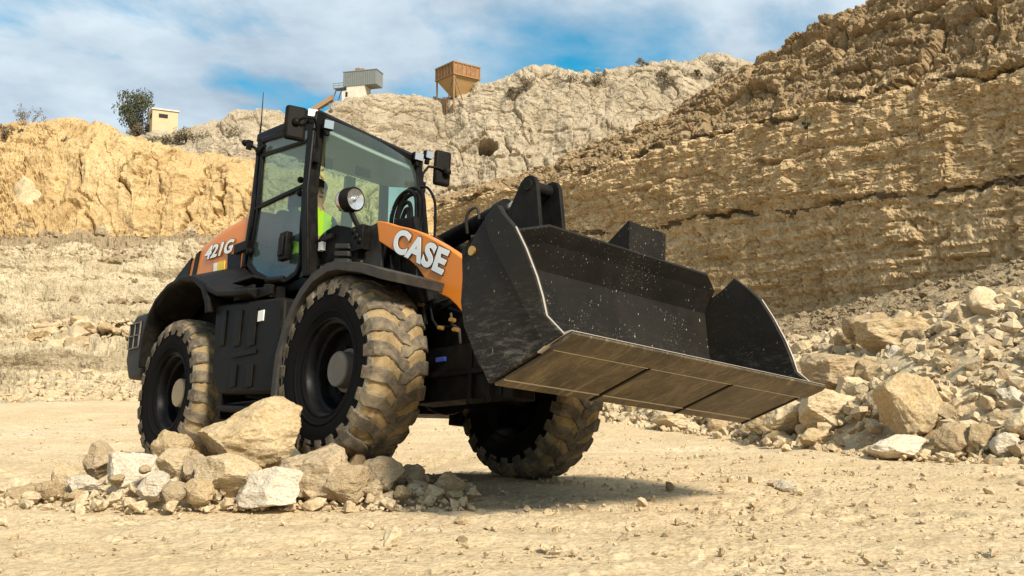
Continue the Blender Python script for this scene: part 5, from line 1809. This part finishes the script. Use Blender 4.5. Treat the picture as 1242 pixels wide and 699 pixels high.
# beige hut
p = at(197, 170, 88); k = m_per_px(88)
hut = group_empty('hut', p, 'small square beige hut with flat roof on the left skyline beside the tree', 'hut', R(28))
w, h = 30 * k, 33 * k
mb = MB(); mb.box(-w * .5, w * .5, -w * .55, w * .55, -1.2, h); mb.build('wall', M['plaster'], hut, 0.02)
mb = MB(); mb.box(-w * .54, w * .54, -w * .6, w * .6, h, h + 0.12); mb.build('roof', M['concrete'], hut)
for a, b, fx in ((-0.35, -0.05, True), (0.15, 0.4, False)):
    mb = MB()
    if fx: mb.box(-w * .52, -w * .49, w * a - .1, w * b, h * .72, h * .88)
    else: mb.box(-w * .25, w * .1, -w * .57, -w * .54, h * .72, h * .86)
    mb.build('window', M['hole'], hut)

# grey clad shed on a white base, with walkway and lamp post
d = 104; k = m_per_px(d)
p = at(440, 112, d)
shed = group_empty('shed', p, 'grey sheet clad plant shed on a whitish concrete base on the skyline', 'shed', R(-16))
w = 22 * k
mb = MB(); mb.box(-w, w * 1.02, -w * .45, w * .45, 6 * k, 24 * k)
for i in range(15):
    x = -w + (i + .5) * 2 * w / 15; mb.box(x - .03, x + .03, -w * .45 - .05, -w * .45, 6 * k, 24 * k)
mb.build('cladding', M['corrugated'], shed)
mb = MB(); mb.box(-w * 1.03, w * 1.05, -w * .48, w * .48, 24 * k, 25 * k); mb.build('roof', M['corrugated'], shed)
mb = MB(); mb.box(-w * .8, w * .3, -w * .42, w * .42, -22 * k, 6 * k); mb.box(-w * .95, -w * .1, -w * .7, w * .4, -25 * k, -2 * k); b_o = mb.build('base', M['concrete'], shed)
mb = MB(); mb.box(-w * .72, -w * .60, -w * .72, -w * .69, -9 * k, -3 * k); mb.build('doorway', M['hole'], shed)
mb = MB(); mb.box(-w * .45, -w * .2, -.2, .2, 25 * k, 31 * k); mb.box(-w * .1, w * .05, -.2, .2, 25 * k, 30 * k); mb.build('vent', M['timber'], shed)
mb = MB()
mb.box(-w * 1.7, -w, -.5, .5, 6 * k, 6.8 * k)
for x in (-1.7, -1.35, -1.0): mb.cyl((w * x, -.5, 6 * k), (w * x, -.5, 13 * k), .04, 6)
mb.cyl((-w * 1.7, -.5, 12.5 * k), (-w, -.5, 12.5 * k), .035, 6); mb.cyl((-w * 1.7, -.5, 9.5 * k), (-w, -.5, 9.5 * k), .03, 6)
mb.cyl((-w * 1.65, 0, 6 * k), (-w * 1.95, 0, -14 * k), .06, 6); mb.cyl((-w * 1.3, 0, 6 * k), (-w * 1.6, 0, -14 * k), .06, 6)
mb.build('walkway', M['corrugated'], shed)

# conveyor running down to the left
a = at(404, 122, 100); b = at(372, 142, 98)
cv = group_empty('conveyor', a, 'rusty sloping conveyor left of the grey shed on the skyline', 'conveyor')
mb = MB()
dv = (b - a)
n_ = Vector((0, 0, 0.5))
mb.plate([Vector((0, -.4, 0)), dv + Vector((0, -.4, 0)), dv + Vector((0, -.4, 0.5)), Vector((0, -.4, 0.55))], (0, .8, 0)); mb.build('belt_frame', M['timber'], cv)
mb = MB()
for q in (0.15, 0.5, 0.85): mb.cyl(dv * q, dv * q + Vector((0, 0, -1.6)), .06, 6)
mb.build('support', M['timber'], cv)

# hopper on legs
d = 101; k = m_per_px(d)
p = at(555, 129, d)
hop = group_empty('hopper', p, 'rusty brown ore hopper on slanted legs standing on the skyline', 'hopper', R(38))
a_ = 19.5 * k; zt, zm, zb = 48 * k, 33 * k, 11 * k
mb = MB(); mb.box(-a_, a_, -a_, a_, zm, zt); mb.build('bin', M['rust'], hop, 0.02)
mb = MB(); q = a_ * 0.28
mb.add([(-a_ * .97, -a_ * .97, zm), (a_ * .97, -a_ * .97, zm), (a_ * .97, a_ * .97, zm), (-a_ * .97, a_ * .97, zm), (-q, -q, zb), (q, -q, zb), (q, q, zb), (-q, q, zb)], [(0, 1, 5, 4), (1, 2, 6, 5), (2, 3, 7, 6), (3, 0, 4, 7), (4, 5, 6, 7), (3, 2, 1, 0)])
mb.build('cone', M['timber_pale'], hop)
mb = MB()
for i in range(7):
    t = -a_ + 2 * a_ * i / 6
    for s in (-1, 1):
        mb.box(t - .05, t + .05, s * a_ - .07, s * a_ + .07, zm, zt + .03); mb.box(s * a_ - .07, s * a_ + .07, t - .05, t + .05, zm, zt + .03)
for z in (zm, zt):
    for s in (-1, 1):
        mb.box(-a_ - .08, a_ + .08, s * a_ - .09, s * a_ + .09, z - .07, z + .07); mb.box(s * a_ - .09, s * a_ + .09, -a_ - .08, a_ + .08, z - .07, z + .07)
mb.build('stiffener', M['timber'], hop)
for sx in (-1, 1):
    for sy in (-1, 1):
        mb = MB(); mb.cyl((sx * a_ * .95, sy * a_ * .95, zm), (sx * a_ * .95, sy * a_ * .95, -12 * k), .10, 8); mb.build('leg', M['timber'], hop)
for sx, sy in ((-1, 1), (1, -1), (-1, -1)):
    mb = MB(); mb.cyl((sx * a_ * .95, -a_ * .95, zm), (0, -a_ * .95, -10 * k), .07, 6) if sy < 0 else mb.cyl((-a_ * .95, sx * a_ * .95, zm), (-a_ * .95, 0, -10 * k), .07, 6)
    mb.build('brace', M['timber'], hop)
mb = MB()
for q_ in range(7): mb.box(-a_ * 1.0, -a_ * .93, a_ * (-.2 + .2 * q_) - .06, a_ * (-.2 + .2 * q_) + .06, -14 * k, (7 + q_ % 3) * k)
mb.build('wall', M['timber'], hop)

# thin posts
for u, v0, v1, lb in ((725, 97, 83, 'thin post with a small lamp, left one of two on the cream cliff edge'), (760, 92, 82, 'thin post with a small lamp, right one nearest the round bush')):
    p = at(u, v0, 104)
    mb = MB(); hgt = (v0 - v1) * m_per_px(104)
    mb.cyl((0, 0, -0.6), (0, 0, hgt), .045, 6); mb.box(-.22, .22, -.08, .08, hgt - .02, hgt + .13)
    o = mb.build('lamp_post', M['corrugated']); o.location = p; tag(o, lb, 'lamp post')


# trees and bushes -----------------------------------------------------
def leafy(name, loc, w, h, n, leaf, lmat, label, trunk_h=0.3, lobes=9, seed=1, gap=0.0, cat='tree', stems=1, group=None):
    r = random.Random(seed)
    rt = group_empty(name, loc, label, cat, 0, group)
    mb = MB(); cs = []
    for i in range(lobes):
        a = r.uniform(0, 6.28); q = math.sqrt(r.random()) * 0.36 * w
        z = h * (trunk_h + (1 - trunk_h) * r.uniform(0.05, 0.86))
        q *= 1 - 0.6 * max(0, (z / h - 0.55))
        cs.append((q * math.cos(a), q * math.sin(a), z, r.uniform(0.13, 0.23) * w))
    for s in range(stems):
        a = r.uniform(0, 6.28)
        mb.tube([(0.04 * w * math.cos(a), 0.04 * w * math.sin(a), -0.5), (0.03 * w * math.cos(a), 0.03 * w * math.sin(a), h * trunk_h), (r.uniform(-.1, .1) * w, r.uniform(-.1, .1) * w, h * 0.75)], [0.03 * w, 0.022 * w, 0.008 * w], 7)
    for c in cs:
        mb.tube([(0, 0, h * trunk_h * 0.7), (c[0] * .5, c[1] * .5, (h * trunk_h * .7 + c[2]) * .5), c[:3]], [0.012 * w, 0.009 * w, 0.004 * w], 5)
    mb.build('trunk', M['bark'], rt)
    Vs, Fs = [], []; b = 0
    for i in range(n):
        c = cs[r.randrange(len(cs))]
        v = Vector((r.gauss(0, 1), r.gauss(0, 1), r.gauss(0, 1))).normalized() * (r.random() ** 0.45) * c[3]
        p = Vector(c[:3]) + Vector((v.x, v.y, v.z * 0.85))
        e = np.array(Euler((r.uniform(0, 6.28), r.uniform(0, 6.28), r.uniform(0, 6.28))).to_matrix())
        l = leaf * r.uniform(0.6, 1.3)
        q = np.array([(-l, 0, 0), (0, -l * .38, 0), (l, 0, l * .15), (0, l * .38, 0)]) @ e.T + np.array(p)
        Vs.append(q); Fs.append([b, b + 1, b + 2, b + 3]); b += 4
    link('crown', mesh_np('crown', np.concatenate(Vs), np.array(Fs), None, False), rt, [M[lmat]])
    return rt


d = 90; k = m_per_px(d)
leafy('tree', at(160, 172, d), 66 * k, 66 * k, 3000, 0.14, 'leaf', 'dark olive tree with a loose crown beside the beige hut', 0.24, 20, 4)
leafy('bush', at(172, 170, d - 2), 36 * k, 20 * k, 1100, 0.12, 'leaf_dry', 'grey brown bush at the foot of the olive tree by the hut', 0.1, 8, 9, cat='bush', stems=3)
d = 100; k = m_per_px(d)
leafy('bush', at(779, 92, d), 22 * k, 28 * k, 750, 0.10, 'leaf_dry', 'round bare twigged bush standing highest on the cream cliff edge', 0.15, 10, 12, cat='bush', stems=4)
leafy('bush', at(806, 103, d - 3), 26 * k, 22 * k, 600, 0.11, 'leaf_dry', 'low dry bush hanging just right of the round bush', 0.05, 8, 13, cat='bush', stems=3)
for i, (u, v, w_, h_) in enumerate(((640, 104, 34, 9), (690, 101, 50, 9), (720, 101, 40, 8), (625, 118, 26, 10), (872, 90, 24, 13), (847, 92, 12, 8))):
    leafy('bush', at(u, v, d - 2), w_ * k, h_ * k, 340, 0.13, 'leaf_dry', 'low dry scrub tuft on the rim of the cream cliff', 0.05, 7, 30 + i, cat='bush', stems=2, group='scrub tufts on the far cliff rim')
d = 51; k = m_per_px(d)


def bare_shrub(loc, w, h, seed, label):
    r = random.Random(seed); rt = group_empty('shrub', loc, label, 'shrub')
    mb = MB(); tips = []
    for i in range(16):
        a = r.uniform(0, 6.28); s = r.uniform(.25, .5) * w; z = h * r.uniform(.45, 1.0)
        m_ = Vector((math.cos(a) * s * .45, math.sin(a) * s * .3, z * .55)); e = Vector((math.cos(a) * s, math.sin(a) * s * .6, z))
        mb.tube([(0, 0, -.1), m_, e], [.014, .009, .004], 5); tips += [e, m_.lerp(e, .6)]
        for q in range(3):
            t = m_.lerp(e, r.random()); f = t + Vector((r.uniform(-.3, .3), r.uniform(-.2, .2), r.uniform(.05, .35)))
            mb.tube([t, f], [.006, .003], 4); tips.append(f)
    mb.build('stem', M['bark'], rt)
    Vs, Fs, b = [], [], 0
    for t in tips:
        for q in range(4):
            p = np.array(t) + np.array([r.gauss(0, .05) for _ in range(3)])
            e = np.array(Euler((r.uniform(0, 6), r.uniform(0, 6), r.uniform(0, 6))).to_matrix())
            Vs.append(np.array([(-.05, 0, 0), (0, -.02, 0), (.05, 0, 0), (0, .02, 0)]) @ e.T + p); Fs.append([b, b + 1, b + 2, b + 3]); b += 4
    link('crown', mesh_np('crown', np.concatenate(Vs), np.array(Fs), None, False), rt, [M['leaf_dry']])


bare_shrub(at(34, 160, 50.5), 46 * k, 30 * k, 3, 'sparse bare branched shrub on the left end of the yellow cliff top')
for i, (u, v, w_, h_, dd) in enumerate(((4, 165, 26, 14, 50.3), (22, 166, 24, 10, 50.2), (100, 166, 14, 10, 50.0), (82, 186, 26, 20, 49.0), (92, 200, 14, 14, 48.7), (110, 253, 10, 12, 47.0), (42, 280, 10, 7, 46.2), (12, 238, 14, 8, 47.6), (62, 164, 20, 8, 50.4), (140, 180, 14, 8, 48.7))):
    leafy('bush', at(u, v, dd - 0.5), w_ * k, h_ * k, 160, 0.09, 'leaf' if i in (3, 4, 5, 2) else 'leaf_dry', 'small green and brown tuft clinging to the yellow cliff', 0.05, 5, 60 + i, cat='bush', stems=2, group='tufts on the yellow cliff')
for i, (u, v, w_, h_) in enumerate(((200, 180, 50, 14), (250, 178, 50, 14), (225, 170, 40, 10), (285, 172, 40, 12), (180, 178, 30, 12))):
    k8 = m_per_px(82)
    leafy('bush', at(u, v, 82), w_ * k8, h_ * k8, 420, 0.13, 'leaf_dry', 'low grey brown scrub on the slope right of the beige hut', 0.05, 9, 90 + i, cat='bush', stems=3, group='scrub right of the hut')
leafy('bush', at(980, 160, 28.2), 0.35, 0.5, 150, 0.05, 'leaf', 'small green tuft growing from the face of the shaded cliff', 0.1, 4, 99, cat='bush', stems=2)
